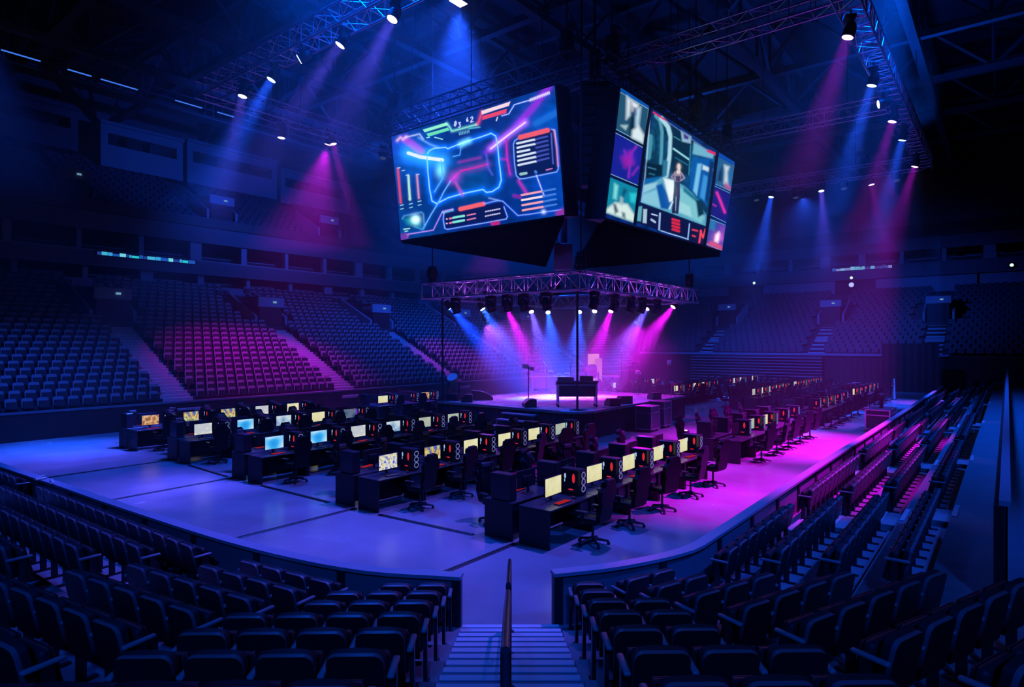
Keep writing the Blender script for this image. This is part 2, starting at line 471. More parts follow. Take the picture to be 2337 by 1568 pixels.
for c in cand:
    w = view(c[0] + Vector((0, 0, .6)))
    if w and -70 < w[0] < 2400 and w[1] < 1640: vis.append((w[2], c))
    elif w and -900 < w[0] < 3200: far_near.append(c)
vis.sort(key=lambda x: x[0])
for d, (p, rz, e, blk, k, i) in vis[:300]:
    t = thing('stadium_seat', 'black folding seat, %s row, %s seat in %s' % (nth(k + 1), nth(i), blk), 'seat', p, rz, 'folding seats of the near stand')
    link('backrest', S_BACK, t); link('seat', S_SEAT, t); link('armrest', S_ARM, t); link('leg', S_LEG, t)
    if e: link('armrest', S_ARM2, t); link('leg', S_LEG2, t)
SEATS = MB()
for d, (p, rz, e, blk, k, i) in vis[300:]: low_seat(SEATS, p, rz)
for (p, rz, e, blk, k, i) in far_near: low_seat(SEATS, p, rz)

# ------------------------------------------------------------------ long stand on the far side (along u)
L_AISLES = (4.2, 14.1, 24.0, 33.9, 43.8, 53.7)
def ul(v): return 61.8 + (v - 31.5) * .9
V0, LP, LR, LN = 32.0, .62, .30, 23
m = MB()
for k in range(LN):
    v = V0 - .35 + LP * k; z = 1.0 + LR * k
    m.span((-4, v, z - LR - .25), (ul(v), v + LP + .01, z))
struct('terrace_long_side', m, M_TERR_SHADE)
struct('wall_rink', MB().span((-4, 31.5, 0), (61.8, 31.66, 1.12)), M_BLACK)
struct('trim_1', MB().span((-4, 31.46, 1.12), (61.8, 31.70, 1.20)), M_BOARD)
def vom_left(u, v): return any(abs(u - a) < 1.75 for a in L_AISLES) and 40.3 < v < 44.6
for k in range(LN):
    v = V0 + LP * k; z = 1.0 + LR * k; u = 3.0
    while u < ul(v) - .4:
        u += .55
        if any(abs(u - a) < .95 for a in L_AISLES) or vom_left(u, v): continue
        if u > 48 and k % 1: continue
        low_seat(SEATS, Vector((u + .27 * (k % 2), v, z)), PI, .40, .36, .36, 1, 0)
for i, a in enumerate(L_AISLES):
    s, q = MB(), MB()
    for k in range(14):
        v = V0 - .35 + LP * k; z = 1.0 + LR * k
        s.span((a - .72, v - .31, z - .3), (a + .72, v + .02, z - .15)); s.span((a - .72, v - .02, z - .2), (a + .72, v + .3, z + .012))
        for dv, dz in ((-.31, -.15), (0, .012)):
            q.span((a - .72, v + dv, z + dz), (a + .72, v + dv + .07, z + dz + .014))
    t = tag(s.build('stairs', M_STEP), 'pale concrete stairs up the long stand to its %s passage' % nth(i + 1), 'stairs', None, 'structure')
    q.build('nosing', M_NOSE, t)
def vomitory(u, v, z, h, run, slope, label, ax='u', w=.85):
    """an entrance tunnel cut into a stand: dark opening, pale lintel, sloping side walls; seen from -v (ax u) or -u (ax v)"""
    t = thing('vomitory', label, 'passage', (u, v, z), 0 if ax == 'u' else -PI / 2, 'entrance passages of the stands')
    t['kind'] = 'structure'
    MB().span((-w, .06, -.2), (w, run, h - .5)).build('tunnel', M_BLACK, t)
    MB().span((-w - .12, 0, h - .55), (w + .12, .22, h + .12)).build('lintel', M_PANEL, t)
    MB().span((-w, .3, h + .1), (w, run, h + .18)).build('tunnel_roof', M_DARK, t)
    for s in (-1, 1):
        M = Matrix.Rotation(PI / 2, 4, 'Z')
        x = s * (w + .28)
        pr = [(0, -.25), (run, slope * run - .2), (run, slope * run + .95), (.0, .95)]
        vs = [Vector((x - .09, a, b)) for a, b in pr] + [Vector((x + .09, a, b)) for a, b in pr]
        MB().add(vs, [(0,1,2,3), (7,6,5,4), (0,4,5,1), (1,5,6,2), (2,6,7,3), (3,7,4,0)]).build('side_wall', M_PANEL, t)
    MB().rbox((.25, -.03, h - .2), (.26, .06, .12), .02).build('exit_light', M_EXIT, t)
M_EXIT = emit('exit_light', srgb(140, 200, 235), .55)
for i, a in enumerate(L_AISLES[1:]):
    vomitory(a, 40.5, 4.95, 2.15, 3.9, .484, 'dark entrance passage in the long lower stand, %s from the near end' % nth(i + 1))

# suites above the long stand
SV = 46.2
def lz(n, z0, z1, m, dv0=0.0, dv1=4.0, u0=-6, u1=78): return struct('trim_%d' % n, MB().span((u0, SV + dv0, z0), (u1, SV + dv1, z1)), m)
lz(2, 7.55, 8.15, M_FASCIA, -.5, 4, -6, 26.2)
lz(3, 7.35, 7.6, M_FASCIA, -.3, 4, 27.4, 36); lz(4, 7.0, 7.9, M_DARK, .3, 4, 26.2, 78)
lz(5, 7.9, 8.15, M_FASCIA, .1, 4, 26.2, 38); lz(6, 7.75, 8.3, M_FASCIA, -.2, 4, 40, 70)
lz(7, 9.0, 9.95, M_FASCIA_DARK, -.25, 4.5); lz(21, 9.95, 10.05, M_FASCIA, -.28, 4.5)
lz(8, 11.35, 12.55, M_FASCIA_DARK, -.1, 4.5)
struct('wall_suite', MB().span((-6, SV + 4.2, 7), (78, SV + 4.5, 12.6)), M_DEEP)
i = 0
for lev, (z0, z1) in enumerate(((8.15, 9.0), (10.05, 11.35))):
    for q in range(16):
        i += 1; u = 10.5 + 3.66 * q + (0 if lev else .35)
        w = (.14, .22, .4, .16)[(q * 3 + lev) % 4]
        struct('column_%d' % i, MB().span((u - w, SV + .1, z0), (u + w, SV + .5, z1)), M_PANEL)
for lev, z0 in ((0, 8.15), (1, 10.05)):
    for q in range(13):
        u = 7.2 + 3.66 * q
        t = thing('counter', 'dark drinks counter with a pale edge in the %s suite of the %s suite level' % (nth(q + 1), 'lower' if lev == 0 else 'upper'), 'counter', (u + 1.4, SV + 1.0, z0), 0, 'suite counters')
        MB().span((-1.25, 0, 0), (1.25, .5, .34)).build('cabinet', M_DEEP, t)
        MB().span((-1.3, -.08, .34), (1.3, .55, .40)).build('worktop', M_PANEL, t)

# upper deck of the long side
UP, UR, UN = .8, .44, 14
m = MB()
for k in range(UN):
    v = SV + .6 + UP * k; z = 12.7 + UR * k
    m.span((-6, v, z - UR - .3), (ul(v) + 6, v + UP + .01, z))
struct('terrace_upper_deck', m, M_TERR_SHADE)
struct('wall_deck_rim', MB().span((-6, SV - .1, 12.5), (78, SV + .1, 13.25)), M_DARK)
for k in range(UN):
    v = SV + 1.0 + UP * k; z = 12.7 + UR * k; u = 6
    while u < 60:
        u += .62
        if any(abs(u - a) < (1.7 if k < 7 else .7) for a in L_AISLES): continue
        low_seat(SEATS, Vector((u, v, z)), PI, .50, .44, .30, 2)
for i, a in enumerate(L_AISLES[1:5]):
    vomitory(a + .4, SV + 2.0, 13.4, 2.0, 3.6, .55, 'dark entrance passage in the upper deck, %s from the near end' % nth(i + 1))
# press boxes along the top of the long side
PB = [(2.5, 16.9, 18.6, 21.8, M_WALL), (18.4, 24.6, 17.9, 21.4, M_PANEL), (24.95, 33.4, 17.9, 21.6, M_PANEL), (33.8, 42.0, 17.7, 21.0, M_PANEL), (42.3, 50, 17.7, 20.8, M_WALL)]
for i, (u0, u1, z0, z1, mm) in enumerate(PB):
    t = thing('press_box', 'pale panelled press box high above the upper deck, %s from the near end' % nth(i + 1), 'press box', ((u0 + u1) / 2, 55.4, z0), 0, 'press boxes')
    t['kind'] = 'structure'
    w = (u1 - u0) / 2; h = z1 - z0
    MB().span((-w, 0, 0), (w, 4.4, h * .5)).span((-w, 0, h * .76), (w, 4.4, h)).span((-w, .0, h * .5), (-w + .5, 4.4, h * .76)).span((w - .5, 0, h * .5), (w, 4.4, h * .76)).span((-w + .5, 1.2, h * .5), (w - .5, 4.4, h * .76), 1).build('wall', [mm, M_DEEP], t)
    n = 3
    for q in range(n - 1):
        x = -w + .5 + (2 * w - 1) * (q + 1) / n
        MB().span((x - .35, .1, h * .38), (x + .35, .5, h * .76)).build('mullion', M_DARK if q else M_DEEP, t)
    MB().span((-w - .05, -.18, h - .18), (w + .05, 0, h + .05)).build('cornice', mm, t)

# catwalk with light battens
cw = thing('catwalk', 'dark steel catwalk with thin rails hung under the roof on the long side', 'catwalk', (30, 45.4, 20.2))
MB().span((-34, -.6, -.12), (30, .6, 0)).build('deck', M_STEEL, cw)
for s in (-.6, .6):
    MB().tube((-34, s, 1.0), (30, s, 1.0), .04, 6).tube((-34, s, .5), (30, s, .5), .025, 6).build('rail', M_STEEL, cw)
for x in range(-32, 31, 6):
    MB().tube((x, -.6, 0), (x, -.6, 5.7), .05, 6).tube((x, .6, 0), (x, .6, 5.7), .05, 6).build('hanger', M_STEEL, cw)
M_BATTEN = emit('batten_tube', srgb(70, 130, 255), 1.0)
for i, (x0, y0, x1, y1) in enumerate(((0, 112, 95, 142), (152, 158, 211, 175), (228, 181, 316, 205), (398, 229, 463, 247), (494, 255, 535, 268))):
    p, q = at_v(x0, y0, 44.6), at_v(x1, y1, 44.6); z = (p.z + q.z) / 2
    t = thing('light_batten', 'thin blue light batten along the catwalk, %s from the near end' % nth(i + 1), 'light', ((p.x + q.x) / 2, 44.6, z), 0, 'catwalk light battens')
    h = (q.x - p.x) / 2
    MB().span((-h, 0, 0), (h, .14, .12)).build('housing', M_BLACK, t)
    MB().span((-h + .05, -.03, -.02), (h - .05, .04, .04)).build('tube', M_BATTEN, t)

for i, (px, py) in enumerate(((92, 1095), (118, 1104))):
    q_ = at_z(px, py, BH)
    t = thing('gate_latch', 'pale metal latch on the cap of the left barrier, %s one' % ('farther', 'nearer')[i], 'latch', q_, .3 + i, 'gate latches on the barrier')
    MB().rbox((0, 0, .025), (.26, .09, .05), .015).build('plate', M_WHITE, t)
    MB().tube((-.1, 0, .05), (.1, 0, .09), .02, 8).build('lever', M_WHITE, t)
# ------------------------------------------------------------------ stand across the far end (along v)
F_AISLES = (5.0, 14.0, 24.5)
U0, FP, FR, FN = 63.0, .8, .37, 18
def vl(u): return 31.6 + (u - 62) * 1.05
m = MB()
for k in range(FN):
    u = U0 + FP * k; z = 3.0 + FR * k
    m.span((u, -14, z - FR - .4), (u + FP + .01, vl(u), z))
struct('terrace_far_end', m, M_TERR_SHADE)
struct('wall_far_end', MB().span((62.6, -14, 0), (62.8, 31.6, 2.95)), M_BLACK)
struct('trim_9', MB().span((62.45, 3.8, 2.9), (62.85, 31.6, 3.10)), M_FASCIA)
for k in range(FN):
    u = U0 + .4 + FP * k; z = 3.0 + FR * k; v = -10
    while v < vl(u) - .6:
        v += .62
        if any(abs(v - a) < 1.0 for a in F_AISLES): continue
        if any(abs(v - a) < 2.0 for a in F_AISLES) and 69.0 < u < 73.2: continue
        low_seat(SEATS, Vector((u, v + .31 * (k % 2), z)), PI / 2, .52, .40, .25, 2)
for i, a in enumerate(F_AISLES):
    s, q = MB(), MB()
    for k in range(8):
        u = U0 + FP * k; z = 3.0 + FR * k
        s.span((u - .4, a - .7, z - .3), (u + .02, a + .7, z - FR / 2)); s.span((u, a - .7, z - .2), (u + .5, a + .7, z + .012))
        q.span((u - .4, a - .7, z - FR / 2), (u - .3, a + .7, z - FR / 2 + .02)); q.span((u, a - .7, z + .012), (u + .1, a + .7, z + .03))
    t = tag(s.build('stairs', M_STEP), 'pale concrete stairs up the far end stand, %s from the long wall corner' % nth(3 - i), 'stairs', None, 'structure')
    q.build('nosing', M_NOSE, t)
    vomitory(69.4, a, 5.95, 2.3, 3.6, .46, 'dark entrance passage in the far end stand, %s from the stage corner' % nth(3 - i), 'v')
# facade above the far end stand
def fz(n, z0, z1, m, v0=-14, v1=48, du=0.0, dd=4.0): return struct('trim_%d' % n, MB().span((77.4 + du, v0, z0), (77.4 + du + dd, v1, z1)), m)
for q, (v0, v1) in enumerate(((-9, 2.2), (2.4, 11.2), (15.2, 23.0), (27.2, 34), (34.4, 44))):
    fz(10 + q, 9.3, 11.0, M_FASCIA, v0, v1, .2, .5)
fz(16, 9.2, 9.5, M_PANEL, 15.2, 23.0, -.4, .6)
fz(17, 11.0, 12.4, M_FASCIA_DARK, -14, 48, -.2, 5)
fz(18, 13.75, 15.0, M_FASCIA_DARK, -14, 48, 0, 5)
fz(19, 8.8, 12.5, M_DEEP, -14, 48, 1.2, .3)
fz(20, 11.5, 26, M_WALL, -14, 60, 5.0, .4)
i = 40
for q in range(14):
    v = -6 + 3.7 * q; i += 1; w = (.18, .35, .5, .2)[q % 4]
    struct('column_%d' % i, MB().span((77.6, v - w, 12.4), (78.1, v + w, 13.75)), M_PANEL)
    t = thing('counter', 'dark drinks counter with a pale edge in the %s suite over the far end' % nth(q + 1), 'counter', (78.4, v + 1.85, 12.4), 0, 'suite counters')
    MB().span((0, -1.2, 0), (.5, 1.2, .42)).build('cabinet', M_DEEP, t)
    MB().span((-.1, -1.25, .42), (.55, 1.25, .5)).build('worktop', M_PANEL, t)
m = MB()
for k in range(7): m.span((78 + .8 * k, -14, 14.6 + .42 * k), (78.8 + .8 * k, 50, 15.0 + .42 * k))
struct('terrace_far_upper_deck', m, M_TERR_SHADE)

SEATS.build('stadium_seating', [M_SEAT, M_SEAT_FAR, M_SEAT_DIM])
tag(bpy.data.objects['stadium_seating'], 'rows of folding seats filling the distant stands and upper decks', 'seats', None, 'stuff')

# folded telescopic stand and black drapes at the far end
t = thing('telescopic_stand', 'folded telescopic seating block with horizontal deck edges below the far stand', 'stand', (61.9, 19.2, 0))
MB().span((-.4, -6.1, .25), (.65, 6.1, 2.85)).build('body', M_DARK, t)
for q in range(9):
    z = .4 + q * .28
    MB().span((-.62, -6.1, z), (.6, 6.1, z + .07)).build('deck_edge', M_FASCIA, t)
for y in (-5.6, -2, 2, 5.6): MB().span((-.3, y - .1, 0), (.4, y + .1, .3)).build('wheel_bracket', M_BLACK, t)
def drape(u, v0, v1, z1, label):
    m = MB(); n = int((v1 - v0) / .25)
    for q in range(n):
        a, b = v0 + (v1 - v0) * q / n, v0 + (v1 - v0) * (q + 1) / n
        x0, x1 = (u + .09 * (q % 2)), (u + .09 * ((q + 1) % 2))
        m.add([(x0, a, .02), (x1, b, .02), (x1, b, z1), (x0, a, z1), (x0 + .05, a, .02), (x1 + .05, b, .02), (x1 + .05, b, z1), (x0 + .05, a, z1)], [(3,2,1,0), (4,5,6,7), (2,3,7,6), (0,1,5,4)])
    return tag(m.build('drape', M_DRAPE), label, 'drape')
drape(60.5, 4.3, 8.3, 4.0, 'black pleated drape at the end of the straight stand')
drape(62.0, 8.4, 13.0, 2.7, 'lower black drape beside the folded telescopic stand')

# ------------------------------------------------------------------ LED ribbon boards
def painted_strip(name, p0, p1, h, cols, parent, strength=1.0, seed=1):
    """an LED strip of coloured cells from p0 to p1"""
    rnd = random.Random(seed); p0, p1 = Vector(p0), Vector(p1); mats, m = [], MB()
    for c in cols: mats.append(emit('led_cell', srgb(*c), strength))
    n = len(cols) * 3; x = 0.0; d = p1 - p0; w = [rnd.uniform(.4, 1.6) for _ in range(n)]; s = sum(w)
    for q in range(n):
        a = p0 + d * x; x += w[q] / s; b = p0 + d * (x - .004)
        z = h * rnd.uniform(.6, 1.0)
        nrm = Vector((-d.y, d.x, 0)).normalized() * -.05
        vs = [a, b, b + Vector((0, 0, z)), a + Vector((0, 0, z))]
        m.add(vs + [v - nrm for v in vs], [(0,1,2,3), (7,6,5,4), (3,2,6,7), (0,4,5,1)], (q * 7 + q // 3) % len(cols))
    return m.build(name, mats, parent)
a, b = at_v(222, 572, SV - .33), at_v(446, 589, SV - .33)
t = thing('ribbon_board', 'cyan lit LED ribbon board along the suite balcony of the long stand', 'display', (a.x, SV - .3, 9.72))
MB().span((-.1, -.02, -.05), (b.x - a.x + .1, .1, .30)).build('housing', M_BLACK, t)
painted_strip('led_face', (0, -.05, 0), (b.x - a.x, -.05, 0), .24, [(40, 60, 150), (70, 190, 230), (60, 170, 235), (40, 210, 220), (30, 90, 190), (120, 230, 240)], t, .9, 3)
a, b = at_u(1899, 610, 77.0), at_u(2036, 607, 77.0)
t = thing('ribbon_board', 'pale lit LED ribbon board over the far end stand', 'display', (77.1, a.y, 12.05))
MB().span((0, b.y - a.y - .1, -.05), (.12, .1, .45)).build('housing', M_BLACK, t)
painted_strip('led_face', (-.05, 0, 0), (-.05, b.y - a.y, 0), .38, [(50, 90, 190), (110, 190, 230), (150, 150, 230), (60, 60, 150), (130, 210, 240)], t, .8, 5)

# ------------------------------------------------------------------ box trusses
def box_truss(t, L, s, along, r=.045, cell=1.0, mat_=None):
    """four chords and lacing, in the frame of t, running from -L/2 to L/2 on axis along ('x' or 'y')"""
    mat_ = mat_ or M_ALU; h = s / 2
    P = (lambda a, b, c: (a, b, c)) if along == 'x' else (lambda a, b, c: (b, a, c))
    for y in (-h, h):
        for z in (-h, h): MB().tube(P(-L/2, y, z), P(L/2, y, z), r, 6).build('chord', mat_, t)
    m = MB(); n = max(2, round(L / (s * cell)))
    for q in range(n):
        x0, x1 = -L/2 + L*q/n, -L/2 + L*(q+1)/n
        for c in (-h, h):
            m.tube(P(x0, c, -h), P(x1, c, h) if q % 2 == 0 else P(x1, c, -h), r * .55, 4, caps=False) if q % 2 == 0 else m.tube(P(x0, c, h), P(x1, c, -h), r * .55, 4, caps=False)
            m.tube(P(x0, -h, c), P(x1, h, c), r * .5, 4, caps=False) if q % 2 == 0 else m.tube(P(x0, h, c), P(x1, -h, c), r * .5, 4, caps=False)
        m.tube(P(x0, -h, -h), P(x0, h, -h), r * .55, 4, caps=False); m.tube(P(x0, -h, h), P(x0, h, h), r * .55, 4, caps=False)
        m.tube(P(x0, -h, -h), P(x0, -h, h), r * .55, 4, caps=False); m.tube(P(x0, h, -h), P(x0, h, h), r * .55, 4, caps=False)
    m.build('lacing', mat_, t)
TZ = 16.0
RU0, RU1, RV0, RV1 = 14.3, 49.5, 4.3, 29.7
def truss(c, L, s, along, label, group, name='lighting_truss', mat_=None, hang=None):
    t = thing(name, label, 'truss', c, 0, group); box_truss(t, L, s, along, .045 if s > .7 else .035, 1.0, mat_)
    if hang:
        for q in (-.35, 0, .35):
            p = (q * L, 0, s / 2) if along == 'x' else (0, q * L, s / 2)
            MB().tube(p, (p[0], p[1], hang - c[2]), .02, 5).build('hanger_cable', M_BLACK, t)
    return t
G = 'trusses of the high lighting ring'
truss((RU0, (RV0 + RV1) / 2, TZ), RV1 - RV0 - .8, .8, 'y', 'aluminium box truss of the high ring, crossing above the near desks', G, hang=21.6)
truss((RU1, (RV0 + RV1) / 2, TZ), RV1 - RV0 - .8, .8, 'y', 'aluminium box truss of the high ring, across the far end', G, hang=21.6)
truss(((RU0 + RU1) / 2, RV0, TZ), RU1 - RU0 + .8, .8, 'x', 'aluminium box truss of the high ring, above the straight seating rows', G, hang=21.6)
truss(((RU0 + RU1) / 2, RV1, TZ), RU1 - RU0 + .8, .8, 'x', 'aluminium box truss of the high ring, in front of the long stand', G, hang=21.6)
truss((24.0, (RV0 + 17.2) / 2, TZ), 17.2 - RV0 - .8, .7, 'y', 'aluminium cross truss from the ring to the hanging screens, near one', G, hang=21.6)
truss((36.3, (RV0 + 17.2) / 2, TZ), 17.2 - RV0 - .8, .7, 'y', 'aluminium cross truss behind the hanging screens, far one', G, hang=21.6)

# ------------------------------------------------------------------ hanging screens
JU0, JU1, JV0, JV1 = 19.0, 33.6, 11.1, 23.6
G = 'trusses carrying the hanging screens'
JT = 14.35
truss((JU0 + .5, 17.6, JT), 10.4, .62, 'y', 'dark truss along the top of the left hanging screen', G, 'screen_truss', M_STEEL, 21.6)
truss((26.9, JV0 + .6, JT), 13.6, .62, 'x', 'dark truss along the top of the right hanging screen', G, 'screen_truss', M_STEEL, 21.6)
truss((JU1, 17.6, JT), 10.4, .62, 'y', 'dark truss at the rear of the hanging screens, across', G, 'screen_truss', M_STEEL, 21.6)
truss((26.9, JV1, JT), 13.6, .62, 'x', 'dark truss at the rear of the hanging screens, lengthwise', G, 'screen_truss', M_STEEL, 21.6)
# ---- painting of the screen pictures: a colour for every cell of a fine LED grid
def lin(c): return np.array(srgb(*c))
class Canvas:
    def __init__(s, X, Y, bg): s.X, s.Y = X, Y; s.C = np.zeros((len(X), 3)) + lin(bg)
    def mix(s, a, c): a = np.clip(a, 0, 1)[:, None]; s.C = s.C * (1 - a) + lin(c) * a
    def plus(s, a, c): s.C = s.C + np.clip(a, 0, None)[:, None] * lin(c)
    def dseg(s, a, b):
        ax, ay = a; dx, dy = b[0] - ax, b[1] - ay; L2 = dx * dx + dy * dy + 1e-9
        h = np.clip(((s.X - ax) * dx + (s.Y - ay) * dy) / L2, 0, 1)
        return np.hypot(s.X - ax - dx * h, s.Y - ay - dy * h)
    def line(s, pts, w, c, glow=0, gc=None, soft=2.5, k=.5):
        d = np.min([s.dseg(a, b) for a, b in zip(pts, pts[1:])], axis=0)
        if glow: s.plus(np.exp(-(d / glow) ** 2) * k, gc or c)
        s.mix((w / 2 - d) / soft + .5, c)
    def poly(s, pts, c, soft=3, a=1.0):
        ins = np.zeros(len(s.X), bool); n = len(pts)
        for i in range(n):
            x0, y0 = pts[i]; x1, y1 = pts[(i + 1) % n]
            k = ((y0 > s.Y) != (y1 > s.Y)) & (s.X < (x1 - x0) * (s.Y - y0) / ((y1 - y0) or 1e-9) + x0)
            ins ^= k
        d = np.min([s.dseg(pts[i], pts[(i + 1) % n]) for i in range(n)], axis=0)
        s.mix(np.where(ins, .5 + d / soft, .5 - d / soft) * a, c)
    def blob(s, c, r, col, k=1.0, ry=None):
        s.plus(np.exp(-(((s.X - c[0]) / r) ** 2 + ((s.Y - c[1]) / (ry or r)) ** 2)) * k, col)
    def noise(s, sc, amt, seed=0):
        r = np.random.RandomState(seed); v = 0
        for q in range(6):
            a = r.rand() * 6.28; f = (1 + q) / sc
            v = v + np.sin((s.X * np.cos(a) + s.Y * np.sin(a)) * f + r.rand() * 6.28) / 6
        s.C = s.C * (1 + amt * v)[:, None]
def led_picture(name, corners, nx, ny, crop, paint, parent, lift, strength):
    """corners TL TR BL BR (world); a real LED face lifted off its housing"""
    TL, TR, BL, BR = [np.array(c) for c in corners]
    o = np.array(parent.location)
    s = np.linspace(0, 1, nx + 1)[None, :, None]; t = np.linspace(0, 1, ny + 1)[:, None, None]
    P = (TL * (1 - s) + TR * s) * (1 - t) + (BL * (1 - s) + BR * s) * t
    nrm = np.cross(TR - TL, BL - TL); nrm /= np.linalg.norm(nrm)
    P = (P - nrm * lift).reshape(-1, 3)
    d = P[:, 0] * CA + P[:, 1] * SA; l = P[:, 0] * SA - P[:, 1] * CA
    X = 1168.5 + F * l / d; Y = 784 - F * (P[:, 2] - EYE) / d
    cv = Canvas((X - crop[0]) * crop[2], (Y - crop[1]) * crop[2], (0, 0, 0)); paint(cv)
    idx = np.arange((nx + 1) * (ny + 1)).reshape(ny + 1, nx + 1)
    fs = np.stack([idx[:-1, :-1], idx[1:, :-1], idx[1:, 1:], idx[:-1, 1:]], -1).reshape(-1, 4)
    me = bpy.data.meshes.new(name); me.from_pydata((P - o).tolist(), [], fs.tolist())
    at = me.color_attributes.new('picture', 'FLOAT_COLOR', 'POINT')
    at.data.foreach_set('color', np.concatenate([np.clip(cv.C, 0, 8), np.ones((len(P), 1))], 1).ravel().astype(np.float32))
    me.materials.append(M_LED)
    return link(name, me, parent)
M_LED = emit_vcol('led_picture', 1.0)

def paint_left(c):
    c.mix(np.ones(len(c.X)), (3, 44, 128))
    c.blob((1330, 420), 260, (0, 70, 160), .8); c.blob((1330, 950), 260, (0, 60, 150), .8); c.blob((300, 700), 190, (0, 90, 190), .8)
    c.blob((720, 880), 170, (0, 70, 110), .7); c.blob((150, 600), 120, (20, 30, 150), .8); c.blob((260, 1250), 200, (0, 70, 120), .6)
    c.noise(60, .35, 4)
    c.line([(1310, 160), (1180, 330), (1080, 440)], 46, (140, 52, 225), 40, (90, 20, 190), 22)
    c.line([(1080, 440), (940, 560), (830, 660)], 26, (112, 50, 205), 30, (90, 20, 190), 20)
    c.line([(1210, 440), (1380, 350)], 34, (28, 110, 215), 30, None, 24)
    c.line([(215, 560), (335, 650)], 50, (165, 60, 215), 30, (120, 20, 190), 24)
    c.line([(1130, 432), (985, 540), (868, 632)], 12, (248, 225, 255), 26, (190, 110, 255), 4, .9)
    c.line([(240, 665), (330, 695), (498, 718)], 26, (235, 250, 255), 60, (40, 150, 255), 6, 1.2)
    c.blob((485, 800), 34, (120, 220, 255), 1.2, 50); c.line([(490, 720), (500, 860), (440, 960)], 8, (90, 190, 240), 20, (30, 120, 255), 5)
    # main frame
    fr = [(385, 670), (402, 645), (440, 628), (525, 622), (540, 632), (640, 592), (700, 572), (800, 540), (870, 515), (905, 535), (918, 590), (930, 720), (948, 870), (930, 925), (880, 958), (835, 965), (808, 942), (650, 975), (545, 1005), (455, 1050), (420, 1030), (402, 940), (388, 800), (382, 690)]
    c.line(fr, 9, (150, 225, 250), 26, (0, 110, 255), 4, .8)
    for q in ((668, 585), (640, 600), (700, 572)): c.blob(q, 22, (130, 230, 250), .9)
    c.line([(645, 600), (632, 680), (580, 692)], 5, (110, 190, 240), 10, (0, 90, 220))
    c.line([(842, 750), (740, 778), (640, 800), (590, 850), (560, 880)], 12, (205, 50, 165), 26, (150, 20, 160), 6)
    c.blob((590, 850), 40, (170, 40, 170), .8); c.line([(625, 735), (790, 700)], 6, (150, 40, 160), 12)
    c.line([(600, 890), (650, 980)], 10, (190, 80, 190), 14); c.line([(560, 880), (510, 960), (470, 1040), (415, 1130), (352, 1243)], 8, (130, 190, 240), 16, (0, 90, 220))
    c.line([(835, 680), (850, 780), (880, 830)], 4, (80, 90, 220), 10)
    c.line([(985, 560), (992, 700), (1015, 828)], 13, (200, 45, 190), 22, (130, 10, 170), 6); c.line([(950, 710), (985, 715)], 8, (170, 40, 180), 10)
    # top bar
    c.poly([(350, 487), (530, 432), (545, 452), (365, 507)], (150, 255, 205)); c.poly([(378, 518), (540, 472), (552, 492), (392, 540)], (110, 235, 180))
    c.line([(535, 440), (572, 498), (612, 488), (760, 448)], 7, (140, 245, 220), 12)
    c.line([(765, 446), (778, 425), (800, 352)], 10, (250, 70, 110), 14); c.poly([(795, 345), (1018, 272), (1005, 305), (800, 372)], (255, 222, 232)); c.poly([(806, 382), (990, 328), (985, 360), (800, 414)], (240, 72, 100))
    c.line([(380, 548), (400, 545)], 8, (150, 240, 240)); c.line([(440, 545), (500, 560)], 8, (150, 230, 240))
    c.line([(950, 382), (1005, 366), (1048, 296), (1160, 264)], 6, (200, 220, 250), 8, (60, 90, 255))
    c.line([(910, 418), (920, 392)], 8, (230, 230, 255))
    def glyph(x, y, st, s=1.0, w=6, col=(225, 235, 255)):
        for a in st: c.line([(x + px_ * s, y + (py_ - px_ * .28) * s) for px_, py_ in a], w, col, 6, (60, 90, 255))
    three = [[(0, 0), (16, 0), (8, 16), (18, 26), (10, 40), (0, 38)]]; two = [[(0, 6), (12, 0), (18, 10), (0, 38), (20, 38)]]
    eight = [[(8, 0), (0, 10), (14, 22), (4, 36), (-4, 26), (14, 10), (8, 0)]]; six = [[(8, 0), (0, 18), (2, 34), (12, 34), (12, 22), (0, 22)]]
    glyph(592, 425, eight); glyph(622, 436, three, .85); glyph(684, 398, six, .8); glyph(714, 392, two, 1.0)
    c.line([(700, 480), (785, 468)], 3, (90, 220, 220), 5)
    for q in range(7): c.line([(628 + q * 12, 508 - q * 3), (630 + q * 12, 528 - q * 3)], 6, (120, 200, 230))
    # corner scribbles
    c.line([(155, 570), (180, 545), (200, 562), (225, 540)], 10, (240, 190, 215), 14); c.line([(220, 545), (325, 520), (352, 558)], 5, (180, 210, 250), 8); c.line([(318, 548), (400, 596), (465, 622)], 6, (110, 170, 240), 10)
    for q in range(12):
        x = 1160 + q * 13; y = 268 - q * 5.0; c.line([(x, y), (x + 10, y - 16), (x + 12, y + 2)], 5, (225, 215, 250), 5)
    # left meters
    c.line([(160, 785), (172, 930), (182, 1042)], 15, (225, 75, 105), 10); c.line([(240, 838), (252, 1020)], 16, (180, 235, 215), 10); c.line([(305, 832), (320, 1008)], 12, (210, 150, 190), 10)
    for x, y in ((165, 780), (200, 800), (230, 835), (250, 1015), (310, 830)): c.line([(x - 8, y), (x + 12, y - 4)], 6, (190, 225, 250))
    for x, y in ((190, 1085), (258, 1075), (325, 1055)): c.line([(x - 12, y - 20), (x + 12, y - 26)], 7, (150, 215, 235)); c.line([(x - 10, y + 8), (x + 12, y + 2)], 8, (130, 200, 215))
    c.line([(195, 1165), (205, 1145), (340, 1115), (355, 1130), (362, 1230), (345, 1248), (290, 1225)], 6, (70, 150, 215), 8)
